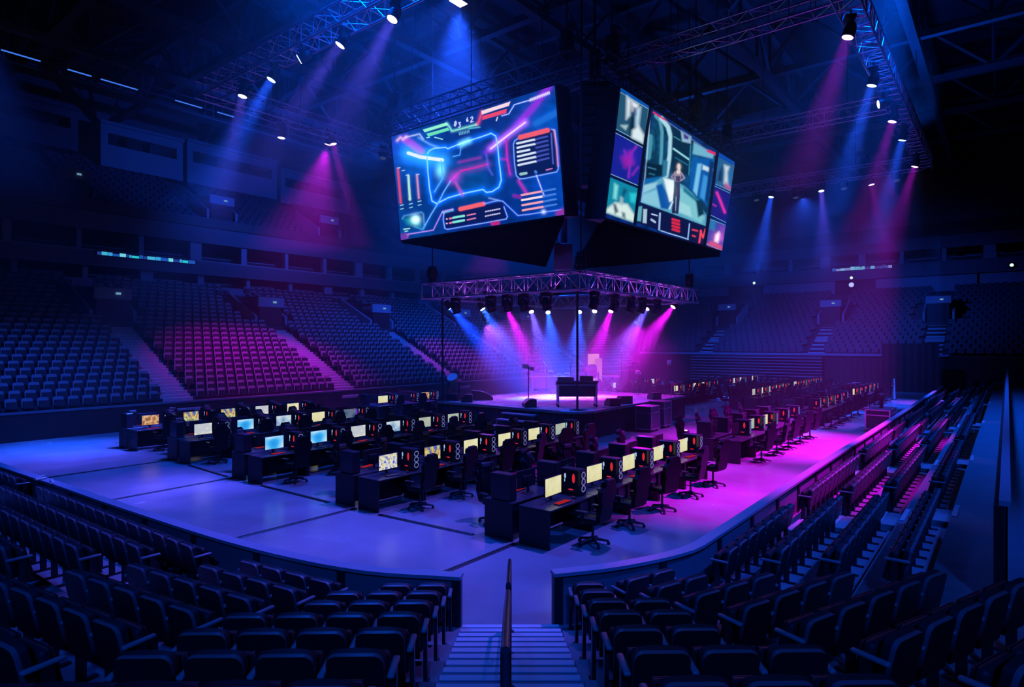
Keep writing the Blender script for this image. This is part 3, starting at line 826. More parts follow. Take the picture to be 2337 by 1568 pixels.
    c.poly([(205, 1165), (300, 1145), (345, 1235), (230, 1210)], (10, 150, 175), 30, .8); c.blob((296, 1172), 30, (200, 255, 250), 1.8); c.line([(205, 1245), (250, 1240)], 9, (170, 240, 220)); c.line([(215, 1262), (235, 1258)], 8, (150, 230, 220))
    # bottom panel
    c.line([(222, 1286), (430, 1252), (500, 1110), (580, 1090)], 7, (200, 150, 220), 8, (60, 60, 255)); c.line([(228, 1310), (240, 1285)], 9, (240, 120, 160))
    c.poly([(515, 1125), (955, 1035), (990, 1165), (525, 1245)], (8, 26, 90), 6, .8)
    c.line([(512, 1120), (505, 1170), (518, 1240), (540, 1246), (985, 1168), (995, 1150), (968, 1075)], 6, (150, 190, 250), 8, (40, 80, 255))
    c.line([(636, 1092), (812, 1052)], 32, (250, 100, 112), 12); c.line([(505, 1120), (580, 1100)], 8, (120, 190, 240), 8)
    c.line([(820, 1050), (925, 1026), (960, 1032), (1075, 1142), (1180, 1128), (1405, 1096)], 7, (130, 170, 245), 10, (30, 70, 255)); c.line([(855, 1008), (930, 1026)], 6, (120, 160, 240), 8)
    for y in (0, 34):
        c.line([(582, 1158 + y), (664, 1143 + y)], 16, (130, 235, 225), 6); c.line([(530, 1168 + y), (536, 1167 + y)], 10, (230, 190, 230)); c.line([(556, 1165 + y), (568, 1162 + y)], 14, (230, 120, 170))
        for q in range(5): c.line([(690 + q * 14, 1140 - q * 3 + y), (694 + q * 14, 1139 - q * 3 + y)], 11, (225, 130, 185))
        for q in range(7): c.line([(828 + q * 17, 1112 - q * 3.4 + y), (834 + q * 17, 1110 - q * 3.4 + y)], 10, (205, 200, 245))
    c.line([(882, 1203), (922, 1197)], 30, (190, 40, 130), 12); c.line([(1385, 1125), (1432, 1105)], 40, (150, 50, 170), 20, None, 20); c.line([(185, 1310), (215, 1300)], 44, (110, 60, 175), 20, None, 24)
    # right panel
    rp = [(1075, 555), (1050, 572), (1040, 600), (1048, 740), (1062, 835), (1085, 862), (1120, 860), (1370, 808), (1382, 785), (1372, 640), (1355, 492), (1330, 484)]
    c.poly(rp, (8, 30, 88), 6, .75); c.line(rp, 7, (130, 180, 235), 10, (40, 80, 255)); c.line([(1350, 490), (1372, 640), (1380, 760)], 6, (230, 140, 170), 8)
    c.line([(1092, 545), (1300, 492)], 36, (246, 96, 112), 14)
    for q in range(6):
        y = q * 33; x = 1068 + q * 2
        c.line([(x, 592 + y), (x + (90 if q == 2 else 136), 562 + y + (12 if q == 2 else 0))], 15, (220, 235, 255), 6, (90, 120, 255)); c.line([(x + 140, 560 + y), (x + 232, 538 + y)], 11, (72, 86, 190), 6)
    c.line([(1328, 515), (1342, 745)], 8, (80, 100, 210), 6); c.line([(1095, 826), (1138, 818)], 20, (150, 200, 205)); c.line([(1290, 795), (1335, 783)], 9, (210, 120, 200))
    c.line([(1208, 806), (1212, 812)], 20, (60, 130, 220), 8); c.line([(1215, 835), (1276, 995)], 8, (190, 205, 250), 10, (60, 80, 255)); c.line([(1080, 876), (1138, 968)], 13, (190, 45, 185), 14)
    for q in range(4):
        y = q * 39; x = 1102 + q * 3
        c.line([(x, 985 + y), (x + 156, 957 + y)], 15, (245, 165, 185) if q != 1 else (250, 225, 235), 6, (200, 60, 120)); c.line([(x + 162, 956 + y), (x + 256, 938 + y)], 13, (70, 130, 225), 6)
    c.line([(1045, 990), (1090, 1000)], 26, (120, 40, 170), 10, None, 12); c.blob((1270, 1112), 16, (200, 220, 255), 1)

def paint_right(c):
    X, Y = c.X, c.Y
    c.mix(np.ones(len(X)), (6, 40, 110))
    # main scene: a corridor in perspective
    c.poly([(680, 265), (1195, 610), (1110, 1205), (580, 1002)], (8, 62, 100), 4)
    c.blob((900, 640), 120, (10, 70, 110), .5); c.blob((1080, 760), 120, (0, 90, 190), .7); c.blob((680, 520), 70, (20, 90, 110), .6)
    c.noise(40, .7, 2)
    for pts, w, col in (([(700, 300), (735, 340), (752, 430), (748, 600), (735, 790)], 26, (84, 160, 186)), ([(745, 320), (800, 390), (822, 470), (815, 620), (785, 790)], 34, (176, 224, 240)), ([(775, 470), (768, 620), (752, 790)], 14, (12, 66, 100)),
                        ([(655, 470), (650, 560), (640, 640)], 40, (70, 150, 176)), ([(700, 420), (705, 560), (690, 760)], 20, (10, 56, 88)), ([(650, 330), (640, 500), (615, 790), (585, 1000)], 5, (190, 220, 240))): c.line(pts, w, col, 0, None, 14)
    for pts, col in ((((838, 380), (1000, 490), (975, 790), (825, 760)), (5, 44, 74)), (((905, 420), (990, 470), (985, 525), (915, 510)), (150, 190, 220)), (((925, 440), (970, 465), (965, 495), (930, 485)), (60, 60, 130)),
                     (((1010, 515), (1175, 610), (1165, 650), (1002, 610)), (116, 186, 214)), (((1000, 650), (1180, 650), (1115, 1030), (975, 890)), (8, 92, 176)), (((1040, 690), (1075, 690), (1035, 950), (1005, 910)), (120, 200, 240)),
                     (((1085, 700), (1165, 735), (1155, 765), (1080, 735)), (205, 232, 244)), (((1090, 780), (1130, 800), (1095, 990), (1060, 960)), (60, 150, 220)), (((1140, 660), (1180, 680), (1120, 1010), (1105, 990)), (4, 50, 110)),
                     (((625, 680), (760, 700), (755, 800), (615, 850)), (4, 36, 62)), (((760, 660), (800, 670), (790, 790), (755, 800)), (46, 120, 156))): c.poly(pts, col, 16)
    for pts, w, col in (([(845, 568), (905, 610), (970, 655)], 14, (150, 224, 232)), ([(850, 470), (900, 500)], 8, (60, 150, 170)), ([(860, 640), (960, 700)], 10, (30, 110, 140)), ([(985, 540), (970, 780)], 10, (50, 130, 160)), ([(640, 720), (700, 735)], 10, (60, 120, 150)), ([(650, 770), (690, 780)], 10, (40, 110, 140))): c.line(pts, w, col, 0, None, 8)
    c.poly([(606, 862), (760, 795), (860, 830), (930, 870), (1010, 940), (1112, 1110), (1105, 1200), (583, 1005)], (92, 168, 200), 14)
    for pts, col in ((((606, 862), (712, 842), (706, 880), (596, 930)), (150, 205, 225)), (((596, 940), (715, 900), (740, 1050), (586, 1000)), (134, 200, 222)), (((704, 868), (752, 850), (826, 1005), (800, 1062), (742, 1052)), (8, 84, 168)), (((764, 806), (846, 826), (862, 985), (812, 1000)), (232, 244, 248)),
                     (((612, 815), (760, 790), (690, 838), (604, 862)), (12, 104, 176)), (((895, 880), (1040, 990), (1096, 1130), (1072, 1176), (885, 1080)), (126, 200, 212)), (((900, 1000), (980, 1040), (990, 1120), (890, 1085)), (160, 218, 226)), (((930, 880), (1060, 985), (1040, 1010), (925, 915)), (30, 120, 150)), (((1028, 990), (1075, 985), (1096, 1100), (1045, 1125)), (8, 52, 78))): c.poly(pts, col, 18)
    # the standing figure
    for pts, w, col in (([(868, 835), (858, 950), (846, 1080)], 30, (30, 32, 74)), ([(884, 835), (884, 960), (872, 1086)], 26, (42, 40, 88)), ([(866, 960), (862, 1070)], 6, (120, 170, 210)), ([(850, 770), (828, 800), (846, 812)], 14, (130, 120, 150)), ([(912, 770), (934, 806), (905, 826)], 14, (150, 140, 165))): c.line(pts, w, col, 0, None, 6)
    for pts, col in ((((852, 752), (912, 756), (908, 800), (894, 838), (862, 836), (850, 800)), (156, 140, 160)), (((862, 790), (900, 792), (896, 836), (864, 834)), (60, 50, 98)), (((868, 742), (904, 746), (896, 775), (872, 772)), (226, 210, 205))): c.poly(pts, col, 7)
    c.blob((888, 716), 15, (255, 235, 225), 1.0, 22); c.line([(888, 700), (890, 735)], 20, (235, 215, 212), 0, None, 8)
    c.line([(812, 1058), (838, 1000)], 12, (200, 228, 244), 0, None, 8); c.blob((835, 900), 40, (120, 140, 150), .5, 90)
    c.line([(682, 272), (785, 340)], 12, (225, 40, 120), 6); c.line([(1125, 585), (1188, 612)], 22, (225, 50, 110), 8); c.line([(785, 340), (1125, 585)], 5, (120, 130, 220))
    # lower bar
    c.poly([(575, 1015), (1112, 1212), (1110, 1375), (545, 1165)], (12, 22, 70), 4)
    c.poly([(555, 1040), (590, 1035), (580, 1160), (548, 1155)], (90, 170, 190), 10); c.poly([(600, 1060), (630, 1060), (625, 1175), (595, 1170)], (170, 200, 220), 10)
    for a, b, w, col in (((668, 1100), (712, 1112), 10, (190, 205, 235)), ((665, 1145), (695, 1165), 18, (170, 190, 225)), ((735, 1095), (728, 1225), 16, (150, 175, 220)), ((975, 1180), (962, 1300), 10, (150, 190, 230)), ((740, 1235), (965, 1305), 9, (150, 185, 230))): c.line([a, b], w, col, 8, (30, 60, 160))
    for q in range(4): c.line([(838, 1142 + 27 * q), (890, 1158 + 27 * q)], 20, (215, 40, 72), 8)
    for a, b, w in (((1000, 1228), (1040, 1236), 10), ((1000, 1275), (1022, 1282), 9), ((1055, 1330), (1068, 1235), 16), ((1068, 1250), (1085, 1290), 14), ((1085, 1290), (1105, 1225), 14), ((1108, 1225), (1100, 1335), 16)): c.line([a, b], w, (238, 72, 96), 8, (200, 30, 60))
    # left column
    c.poly([(418, 62), (650, 215), (645, 250), (415, 100)], (4, 84, 178), 4)
    c.poly([(412, 108), (642, 245), (606, 532), (380, 410)], (34, 84, 116), 4)
    for pts, col in ((((465, 140), (500, 170), (490, 300), (460, 330)), (215, 230, 240)), (((505, 175), (560, 210), (548, 280), (510, 260)), (235, 242, 248)), (((500, 310), (525, 300), (520, 420), (490, 470), (490, 380)), (12, 30, 58)),
                     (((540, 250), (580, 230), (560, 400), (535, 380)), (185, 220, 240)), (((510, 420), (560, 380), (605, 460), (600, 525), (505, 480)), (222, 240, 246)), (((420, 380), (470, 380), (455, 410)), (190, 225, 230)), (((520, 230), (545, 240), (540, 290), (515, 280)), (40, 50, 120))): c.poly(pts, col, 30)
    c.poly([(375, 440), (603, 562), (568, 872), (335, 775)], (22, 34, 150), 4); c.blob((480, 640), 60, (60, 20, 150), .8)
    c.poly([(425, 640), (490, 590), (520, 690), (450, 720)], (150, 30, 168), 50); c.line([(545, 545), (500, 610), (480, 800)], 12, (140, 36, 180), 12); c.line([(445, 580), (460, 640)], 12, (120, 36, 190), 10); c.line([(555, 720), (510, 780)], 10, (130, 36, 170), 12)
    c.poly([(330, 803), (562, 895), (525, 1172), (292, 1090)], (16, 135, 165), 4)
    for pts, col in ((((365, 850), (395, 870), (380, 980), (355, 970)), (130, 225, 225)), (((300, 1060), (370, 1005), (470, 1020), (530, 1110), (525, 1165), (300, 1085)), (214, 236, 232)), (((355, 1020), (375, 1020), (395, 1080), (370, 1095)), (8, 40, 80)), (((428, 1085), (450, 1095), (452, 1135), (430, 1120)), (10, 45, 80)),
                     (((415, 960), (432, 970), (430, 1030), (410, 1020)), (170, 190, 200)), (((490, 930), (550, 930), (530, 1010), (495, 1000)), (40, 200, 215)), (((440, 890), (470, 905), (440, 960), (425, 940)), (8, 80, 110))): c.poly(pts, col, 26)
    for a in ([(412, 108), (642, 245), (606, 532)], [(380, 410), (606, 532)], [(375, 440), (603, 562)], [(335, 775), (568, 872), (603, 562)], [(562, 895), (525, 1172)]): c.line(a, 4, (150, 200, 225))
    # right column
    c.poly([(1212, 600), (1347, 680), (1340, 705), (1210, 630)], (8, 78, 185), 4)
    c.poly([(1206, 632), (1340, 705), (1312, 915), (1188, 855)], (40, 100, 150), 4)
    for pts, col in ((((1258, 700), (1300, 715), (1285, 760), (1290, 870), (1255, 850), (1262, 760)), (205, 225, 235)), (((1215, 760), (1240, 720), (1235, 830), (1205, 830)), (10, 40, 70)), (((1300, 760), (1320, 740), (1305, 880), (1295, 860)), (30, 120, 190)), (((1270, 840), (1310, 880), (1308, 905), (1260, 880)), (190, 90, 150))): c.poly(pts, col, 26)
    c.poly([(1182, 872), (1308, 932), (1275, 1170), (1148, 1108)], (26, 26, 128), 4); c.line([(1198, 925), (1225, 990), (1262, 1085)], 20, (225, 50, 165), 16, (150, 20, 140), 8); c.line([(1165, 1020), (1190, 1035)], 10, (170, 40, 160), 8)
    c.poly([(1140, 1140), (1272, 1192), (1246, 1402), (1112, 1342)], (70, 70, 170), 4)
    for pts, col in ((((1145, 1150), (1185, 1160), (1175, 1230), (1140, 1220)), (30, 130, 180)), (((1190, 1270), (1215, 1245), (1225, 1260), (1205, 1330), (1180, 1320)), (255, 246, 250)), (((1150, 1320), (1240, 1360), (1245, 1400), (1120, 1345)), (225, 80, 130)), (((1225, 1200), (1265, 1200), (1250, 1330), (1225, 1310)), (130, 70, 190))): c.poly(pts, col, 30)
    c.blob((1205, 1290), 40, (220, 100, 160), .8)
    for a in ([(1188, 855), (1312, 915)], [(1182, 872), (1308, 932)], [(1148, 1108), (1275, 1170)], [(1140, 1140), (1272, 1192)], [(1112, 1342), (1246, 1402)], [(1340, 705), (1312, 915)]): c.line(a, 4, (120, 175, 225))
    # dark gaps between the modules
    for a in ([(660, 215), (608, 560), (530, 1180)], [(1202, 600), (1130, 1140), (1098, 1350)]): c.line(a, 26, (4, 14, 40), 0, None, 4)
    c.line([(376, 425), (604, 547)], 12, (4, 14, 40)); c.line([(332, 788), (566, 884)], 12, (4, 14, 40)); c.line([(575, 1010), (1112, 1206)], 10, (8, 30, 70))

def slab_between(m, TL, TR, BL, BR, n, d0, d1, mi=0):
    """a slab parallel to the screen, from d0 to d1 behind it (n points away from the viewer)"""
    vs = [p + n * d for d in (d0, d1) for p in (TL, TR, BR, BL)]
    m.add(vs, [(0,1,2,3), (7,6,5,4), (0,4,5,1), (1,5,6,2), (2,6,7,3), (3,7,4,0)], mi)
def screen_unit(corners, label, crop, paint, nx, ny, tri, backdir):
    TL, TR, BL, BR = corners
    c = (TL + TR + BL + BR) / 4
    t = thing('hanging_screen', label, 'screen', c)
    n = (TR - TL).cross(BL - TL).normalized()
    if n.dot(backdir) < 0: n = -n
    e = (TR - TL).normalized() * .06; f = (BL - TL).normalized() * .06
    q = [p - c for p in (TL - e - f, TR + e - f, BL - e + f, BR + e + f)]
    m = MB(); slab_between(m, *q, n, .02, .9); m.build('housing', M_BLACK, t)
    led_picture('led_face', [tuple(p) for p in corners], nx, ny, crop, paint, t, -.0, 1.0)
    m = MB(); m.flat([(p[0] - c.x, p[1] - c.y) for p in tri], BL.z - c.z - .12, BL.z - c.z + .22)
    m.build('underside', M_CLOTH, t)
    return t
LS = [at_u(893, 312, 19.0), at_u(1266, 195, 19.0), at_u(915, 548, 19.66), at_u(1288, 490, 19.66)]
RS = [at_v(1417, 200, 11.1), at_v(1677, 370, 11.1), at_v(1382, 497, 11.74), at_v(1648, 572, 11.74)]
screen_unit(LS, 'large tilted video screen on the left, showing a cyan framed game dashboard', (860, 150, 3.337), paint_left, 430, 240,
            [(19.75, 22.2), (19.75, 13.1), (31.4, 22.2)], Vector((1, 0, 0)))
screen_unit(RS, 'large tilted video screen on the right, showing a figure in a blue corridor', (1300, 180, 3.564), paint_right, 430, 250,
            [(20.6, 11.85), (32.6, 11.85), (32.6, 20.9)], Vector((0, 1, 0)))
# frame at the corner between the screens, chain motors, hanging loudspeaker column
t = thing('corner_mast', 'blue grey steel mast with a junction box hung below the corner between the screens', 'mast', (24.0, 16.0, 0))
MB().tube((0, 0, 7.6), (0, 0, 14.2), .2, 8).build('mast_tube', M_STEEL, t)
MB().rbox((0, 0, 7.95), (.8, .8, 1.2), .05, YAW).build('junction_box', M_STEEL, t)
p = view_pt(24.4, 3.22, 0)
t = thing('loudspeaker_column', 'black line of stacked loudspeakers hanging in the gap between the two screens', 'loudspeaker', (p.x, p.y, 0), YAW - PI / 2)
for q in range(10):
    z = 13.75 - q * .385
    MB().rbox((0, 0, z), (1.08, .7, .37), .03, 0, 0, Matrix.Identity(4)).span((-.48, -.37, z - .13), (.48, -.34, z + .13), 1).build('loudspeaker_box', [M_BLACK, M_DARK], t)
MB().span((-.5, -.3, 13.98), (.5, .3, 14.1)).tube((0, 0, 14.1), (0, 0, 21.6), .05, 6).tube((0, 0, 14.4), (0, 0, 15.4), .24, 10).build('hoist', M_BLACK, t)
G = 'chain hoists above the screen trusses'
for (u, v, w) in ((19.6, 12.9, 'near end of the left screen'), (19.5, 22.4, 'far end of the left screen'), (20.9, 11.7, 'near end of the right screen'), (33.2, 11.7, 'far end of the right screen'), (29.0, 11.7, 'middle of the right screen')):
    t = thing('chain_hoist', 'black chain hoist above the %s' % w, 'hoist', (u, v, 14.7), 0, G)
    MB().tube((0, 0, 0), (0, 0, .9), .24, 10).rbox((0, 0, .45), (.6, .34, .5), .05).build('motor', M_BLACK, t)
    MB().tube((0, 0, .9), (0, 0, 7.0), .03, 5).build('chain', M_BLACK, t)
    MB().rbox((.1, -.1, 1.15), (.5, .3, .2), .04).build('chain_bag', M_STEEL, t)
HAZE = .010
HAZE_LOW = .003
HAZE_STAGE = .04
# ------------------------------------------------------------------ stage
SU0, SU1, SVA, SVB, SH = 21.75, 32.2, 13.6, 21.85, 1.2
ch = 1.0
plan = [(SU0 + ch, SVA), (SU1, SVA), (SU1, SVB), (SU0, SVB), (SU0, SVA + ch), (SU0 + ch * .3, SVA + ch * .3)]
sc_ = Vector(((SU0 + SU1) / 2, (SVA + SVB) / 2, 0))
stage = thing('stage', 'raised dark skirted stage with a glossy purple lit deck in the middle of the floor', 'stage', sc_)
P_ = [(p[0] - sc_.x, p[1] - sc_.y) for p in plan]
MB().flat(P_, SH - .12, SH).build('deck', M_STAGE, stage)
m = MB()
for a, b in zip(P_, P_[1:] + P_[:1]):
    a, b = Vector(a), Vector(b); n = max(1, int((b - a).length / .22)); t_ = (b - a) / n; nn = Vector((t_.y, -t_.x)).normalized()
    for q in range(n):
        p0, p1 = a + t_ * q, a + t_ * (q + 1); o0, o1 = (-.02 - .05 * (q % 2)), (-.02 - .05 * ((q + 1) % 2))
        p0, p1 = p0 + nn * o0, p1 + nn * o1
        m.add([(*p0, .01), (*p1, .01), (*p1, SH - .12), (*p0, SH - .12)], [(0, 1, 2, 3)])
m.build('skirt', M_DRAPE, stage)
m = MB()
for a, b in zip(P_, P_[1:] + P_[:1]): m.tube((a[0], a[1], SH - .03), (b[0], b[1], SH - .03), .035, 6)
m.build('edge_trim', M_ALU, stage)
# treads up to the stage
t = thing('stage_steps', 'open metal steps with pale treads leading up to the stage', 'steps', (20.9, 16.6, 0))
for q in range(4): MB().span((-.62 + .36 * q, -.9, .24 * (q + 1) - .05), (-.28 + .36 * q, .9, .24 * (q + 1))).build('tread', M_PANEL, t)
for y in (-.85, .85): MB().tube((-.7, y, 0), (.8, y, 1.0), .035, 6).tube((.7, y, 0), (.7, y, 1.1), .03, 6).build('stringer', M_BLACK, t)

# low lighting truss over the stage
G = 'low trusses over the stage'
ZT, S_ = 6.55, .72
u0, u1, va, vb = SU0 - .15, SU1 + .2, SVA - .15, SVB + .2
low = [truss((u0, (va + vb) / 2, ZT), vb - va - S_, S_, 'y', 'purple lit box truss along the left front edge of the stage', G, 'stage_truss'),
       truss(((u0 + u1) / 2, va, ZT), u1 - u0 + S_, S_, 'x', 'purple lit box truss along the right front edge of the stage', G, 'stage_truss'),
       truss((u1, (va + vb) / 2, ZT), vb - va - S_, S_, 'y', 'box truss at the rear of the stage, on the right side', G, 'stage_truss'),
       truss(((u0 + u1) / 2, vb, ZT), u1 - u0 + S_, S_, 'x', 'box truss at the rear of the stage, on the left side', G, 'stage_truss')]
for (u, v, w) in ((u0 + .35, va + .3, 'front corner of the stage'), (u0, vb, 'left corner of the stage'), (u1, va, 'right corner of the stage'), (u1, vb, 'rear corner of the stage')):
    t = thing('chain_hoist', 'black chain hoist and chain over the %s' % w, 'hoist', (u, v, ZT + .4), 0, 'chain hoists over the stage trusses')
    MB().tube((0, 0, 0), (0, 0, .8), .2, 10).rbox((0, 0, .45), (.5, .3, .42), .05).build('motor', M_BLACK, t)
    MB().tube((0, 0, .8), (0, 0, 15.0), .03, 5).build('chain', M_BLACK, t)
for (u, v, w) in ((SU0 + .55, SVA + .55, 'front corner'), (SU0 + .15, SVB - .2, 'left corner')):
    t = thing('support_pole', 'thin black pole from the truss down to the %s of the stage' % w, 'pole', (u, v, SH), 0, 'stage truss legs')
    MB().tube((0, 0, .02), (0, 0, ZT - .36 - SH), .05, 8).build('pole', M_BLACK, t)
    MB().span((-.25, -.25, 0), (.25, .25, .025)).build('base_plate', M_BLACK, t)

# ------------------------------------------------------------------ lamps
LC = {'blue': (.012, .085, 1.0), 'violet': (.13, .085, 1.0), 'mag': (.82, .004, 1.0), 'pale': (.3, .4, 1.0), 'deep': (.004, .05, 1.0), 'purple': (.42, .08, 1.0)}
M_LENS = {k: emit('lens_' + k, c, s) for k, c, s in (('blue', (.45, .62, 1), 7.0), ('violet', (.75, .62, 1), 7.0), ('mag', (1, .45, .95), 5.5), ('pale', (.8, .85, 1), 7.0), ('deep', (.3, .5, 1), 5.0), ('off', (.10, .12, .22), .35))}
MB_HEAD = MB().tube((0, 0, .22), (0, 0, .02), .14, 14, 0, .21).tube((0, 0, .02), (0, 0, -.24), .21, 14, 0, .20).tube((0, 0, -.24), (0, 0, -.27), .225, 14).tube((0, 0, .22), (0, 0, .27), .10, 10).mesh('head', [M_BLACK])
MB_LENS = MB().tube((0, 0, -.272), (0, 0, -.29), .185, 18, 0, .15)
MB_LENS.sm = [False] * len(MB_LENS.sm)
LENSES = {k: MB_LENS.mesh('lens', [m_]) for k, m_ in M_LENS.items()}
MB_YOKE = MB().span((-.29, -.06, -.5), (-.24, .06, -.12)).span((.24, -.06, -.5), (.29, .06, -.12)).span((-.29, -.07, -.14), (.29, .07, -.08)).mesh('yoke', [M_BLACK])
MB_BASE = MB().rbox((0, 0, -.04), (.42, .34, .14), .03).tube((-.12, 0, .02), (-.12, 0, .16), .03, 6).tube((.12, 0, .02), (.12, 0, .16), .03, 6).mesh('base', [M_BLACK])
def lamp(pos, target, kind, watts, ang, label, group, blend=.6, scale=1.0, lit=True, rad=.17, name='moving_head_light'):
    pos = Vector(pos)
    t = thing(name, label, 'light', pos, 0, group)
    t.scale = (scale,) * 3
    d = Vector(target) - (pos + Vector((0, 0, -.45 * scale)))
    yaw = math.atan2(d.y, d.x) - PI / 2
    link('base', MB_BASE, t, None, (0, 0, yaw)); link('yoke', MB_YOKE, t, None, (0, 0, yaw))
    q = d.to_track_quat('-Z', 'Y').to_euler()
    h = link('head', MB_HEAD, t, (0, 0, -.45), q)
    link('lens', LENSES[kind if lit else 'off'], h)
    if lit and watts > 0:
        if ang < 30:       # a narrow beam leaves through the whole lens
            L = bpy.data.lights.new('spot_beam', 'AREA'); L.shape = 'DISK'; L.size = .34 * scale; L.spread = R(ang * 1.15)
            L.energy = watts * AREA_K * (ang / 21) ** 2; L.color = LC[kind]
            link('spot_beam', L, h, (0, 0, -.30))
        else:
            L = bpy.data.lights.new('spot_beam', 'SPOT'); L.energy = watts; L.color = LC[kind]; L.spot_size = R(ang); L.spot_blend = blend
            L.shadow_soft_size = rad
            link('spot_beam', L, h, (0, 0, -.30 - rad))
    return t
G1 = 'moving head lights on the high ring'
K = 1.0
AREA_K = 1 / 110
KR = {'blue': 3.6, 'deep': 3.6, 'violet': 1.4, 'mag': .9, 'pale': 2}
ring = [  # pixel, plane, target, colour, watts, cone, description
    ((902, 30), ('u', RU0), (7.5, 18.5, 0), 'violet', 9000, 26, 'violet lit head under the near ring truss, highest of its row'),
    ((785, 90), ('u', RU0), (7.2, 25.5, 0), 'violet', 9000, 26, 'blue violet lit head under the near ring truss, second from the top of its row'),
    ((697, 128), ('u', RU0), (12, 24, 13.5), 'pale', 0, 20, 'pale lit head turned edge on under the near ring truss'),
    ((626, 170), ('u', RU0), (8, 28, 0), 'blue', 9000, 26, 'blue lit head under the near ring truss, next to the corner one'),
    ((556, 207), ('u', RU0), (11.5, 27, 0), 'violet', 7000, 24, 'violet lit head at the ring corner before the long stand'),
    ((643, 303), ('v', RV1), (17.5, 30.5, 0), 'violet', 700, 24, 'dim violet head hanging under the ring truss by the long stand'),
    ((758, 318), ('v', RV1), (24, 27.3, 0), 'mag', 8000, 24, 'magenta lit head under the ring truss in front of the long stand'),
    ((1940, 68), ('v', RV0), (22.5, 8.5, 0), 'mag', 6000, 26, 'magenta lit head under the ring truss over the straight rows, highest one'),
    ((1994, 180), ('v', RV0), (29.5, 8.6, 0), 'blue', 10000, 24, 'blue lit head under the ring truss over the straight rows, second from the top'),
    ((2020, 234), ('v', RV0), (31, 8, 14), 'violet', 0, 20, 'violet head turned edge on beside the cross truss end'),
    ((2040, 265), ('v', RV0), (34, 8.3, 0), 'mag', 6500, 24, 'magenta lit head under the ring truss, just past the cross truss'),
    ((2062, 308), ('v', RV0), (40, 8, 0), 'blue', 9000, 24, 'blue lit head under the ring truss near its far corner'),
    ((2091, 370), ('v', RV0), (44.5, 8.6, 0), 'mag', 9000, 26, 'magenta lit head at the far corner of the ring'),
    ((1987, 413), ('u', RU1), (50, 4.6, 0), 'mag', 6000, 22, 'small magenta head under the far ring truss'),
    ((1874, 428), ('u', RU1), (47, 9.2, 0), 'violet', 14000, 26, 'bright blue head in the middle of the far ring truss'),
    ((1761, 442), ('u', RU1), (46.5, 16, 0), 'blue', 12000, 26, 'blue head on the far ring truss next to the screen'),
]
for (px, (ax, val), tgt, kind, w, ang, lab) in ring:
    p = at_u(px[0], px[1], val) if ax == 'u' else at_v(px[0], px[1], val)
    lamp((p.x, p.y, p.z + .45), tgt, kind, w * KR[kind], ang * .8, lab, G1, .7, 1.0)
for (px, (ax, val), lab) in (((1726, 450), ('u', RU1), 'unlit head under the far ring truss, closest to the screen'), ((1815, 444), ('u', RU1), 'unlit head between the two blue heads of the far ring truss'),
                             ((1925, 423), ('u', RU1), 'unlit head on the far ring truss beside the small magenta head'), ((2045, 404), ('u', RU1), 'unlit head at the end of the far ring truss'), ((875, 352), ('v', RV1), 'unlit head on the ring truss, next to the left screen edge')):
    p = at_u(px[0], px[1], val) if ax == 'u' else at_v(px[0], px[1], val)
    lamp((p.x, p.y, p.z + .45), (p.x - 3, p.y - 2, 3), 'blue', 0, 20, lab, G1, lit=False)
# wash lights put in for the light pools, plus added fill on the stands
G2 = 'wash lights on the high ring'
wash = [((RU0, 6.2, 15.6), (8.6, 8.6, 0), 'violet', 8500, 46, 'over the front desks'), ((RU0, 10.5, 15.6), (7.4, 13.6, 0), 'violet', 6500, 48, 'over the second desk island'),
        ((RU0, 13.0, 15.6), (7.0, 21.5, 0), 'blue', 5500, 55, 'over the third desk island'),
        ((12.5, -7, 15), (11.5, 6.0, 0), 'blue', 7000, 42, 'beside the near bend'), ((18.5, -2.5, 17.5), (17.6, 6.4, 0), 'mag', 42000, 32, 'beside the near straight rows'), ((27.0, -2.5, 17.5), (26.5, 6.6, 0), 'mag', 105000, 32, 'beside the middle straight rows'),
        ((36.0, -2.5, 17.5), (35.5, 6.2, 0), 'violet', 16000, 30, 'beside the straight rows past the cross truss'), ((46.0, -2.5, 17.5), (48.5, 6.8, 0), 'blue', 56000, 32, 'beside the far straight rows'),
        ((21.6, RV1 + .75, 16.1), (20.6, 34.4, 2.0), 'mag', 17000, 60, 'facing the second section of the long stand'), ((37.0, RV1, 15.6), (37.0, 34.3, 2.2), 'mag', 9000, 44, 'facing the fourth section of the long stand'),
        ((4.0, 24.0, 15.6), (9.0, 33.2, 1.6), 'blue', 11000, 50, 'as added fill for first long stand section'), ((50.0, 12.0, 15.6), (67.0, 14.0, 4.5), 'blue', 12000, 95, 'as added fill for the far end stand'),
        ((30.0, RV1 + .2, 15.6), (31.0, 42.0, 6.0), 'blue', 4500, 120, 'as added fill for the long stand suites'), ((26.0, RV1 + .2, 16.6), (27.5, 55, 19.5), 'blue', 9000, 75, 'as added fill for the press boxes')]
for (uv, tgt, kind, w, ang, lab) in wash:
    lamp(uv, tgt, kind, w * K, ang, 'wide %s wash light under the high ring %s' % ({'mag': 'magenta'}.get(kind, kind), lab), G2, 1.0, 1.0, name='wash_light')
KS = {'deep': 2.4, 'blue': 1.5, 'violet': 1.3, 'mag': 1.0, 'pale': 1.5}
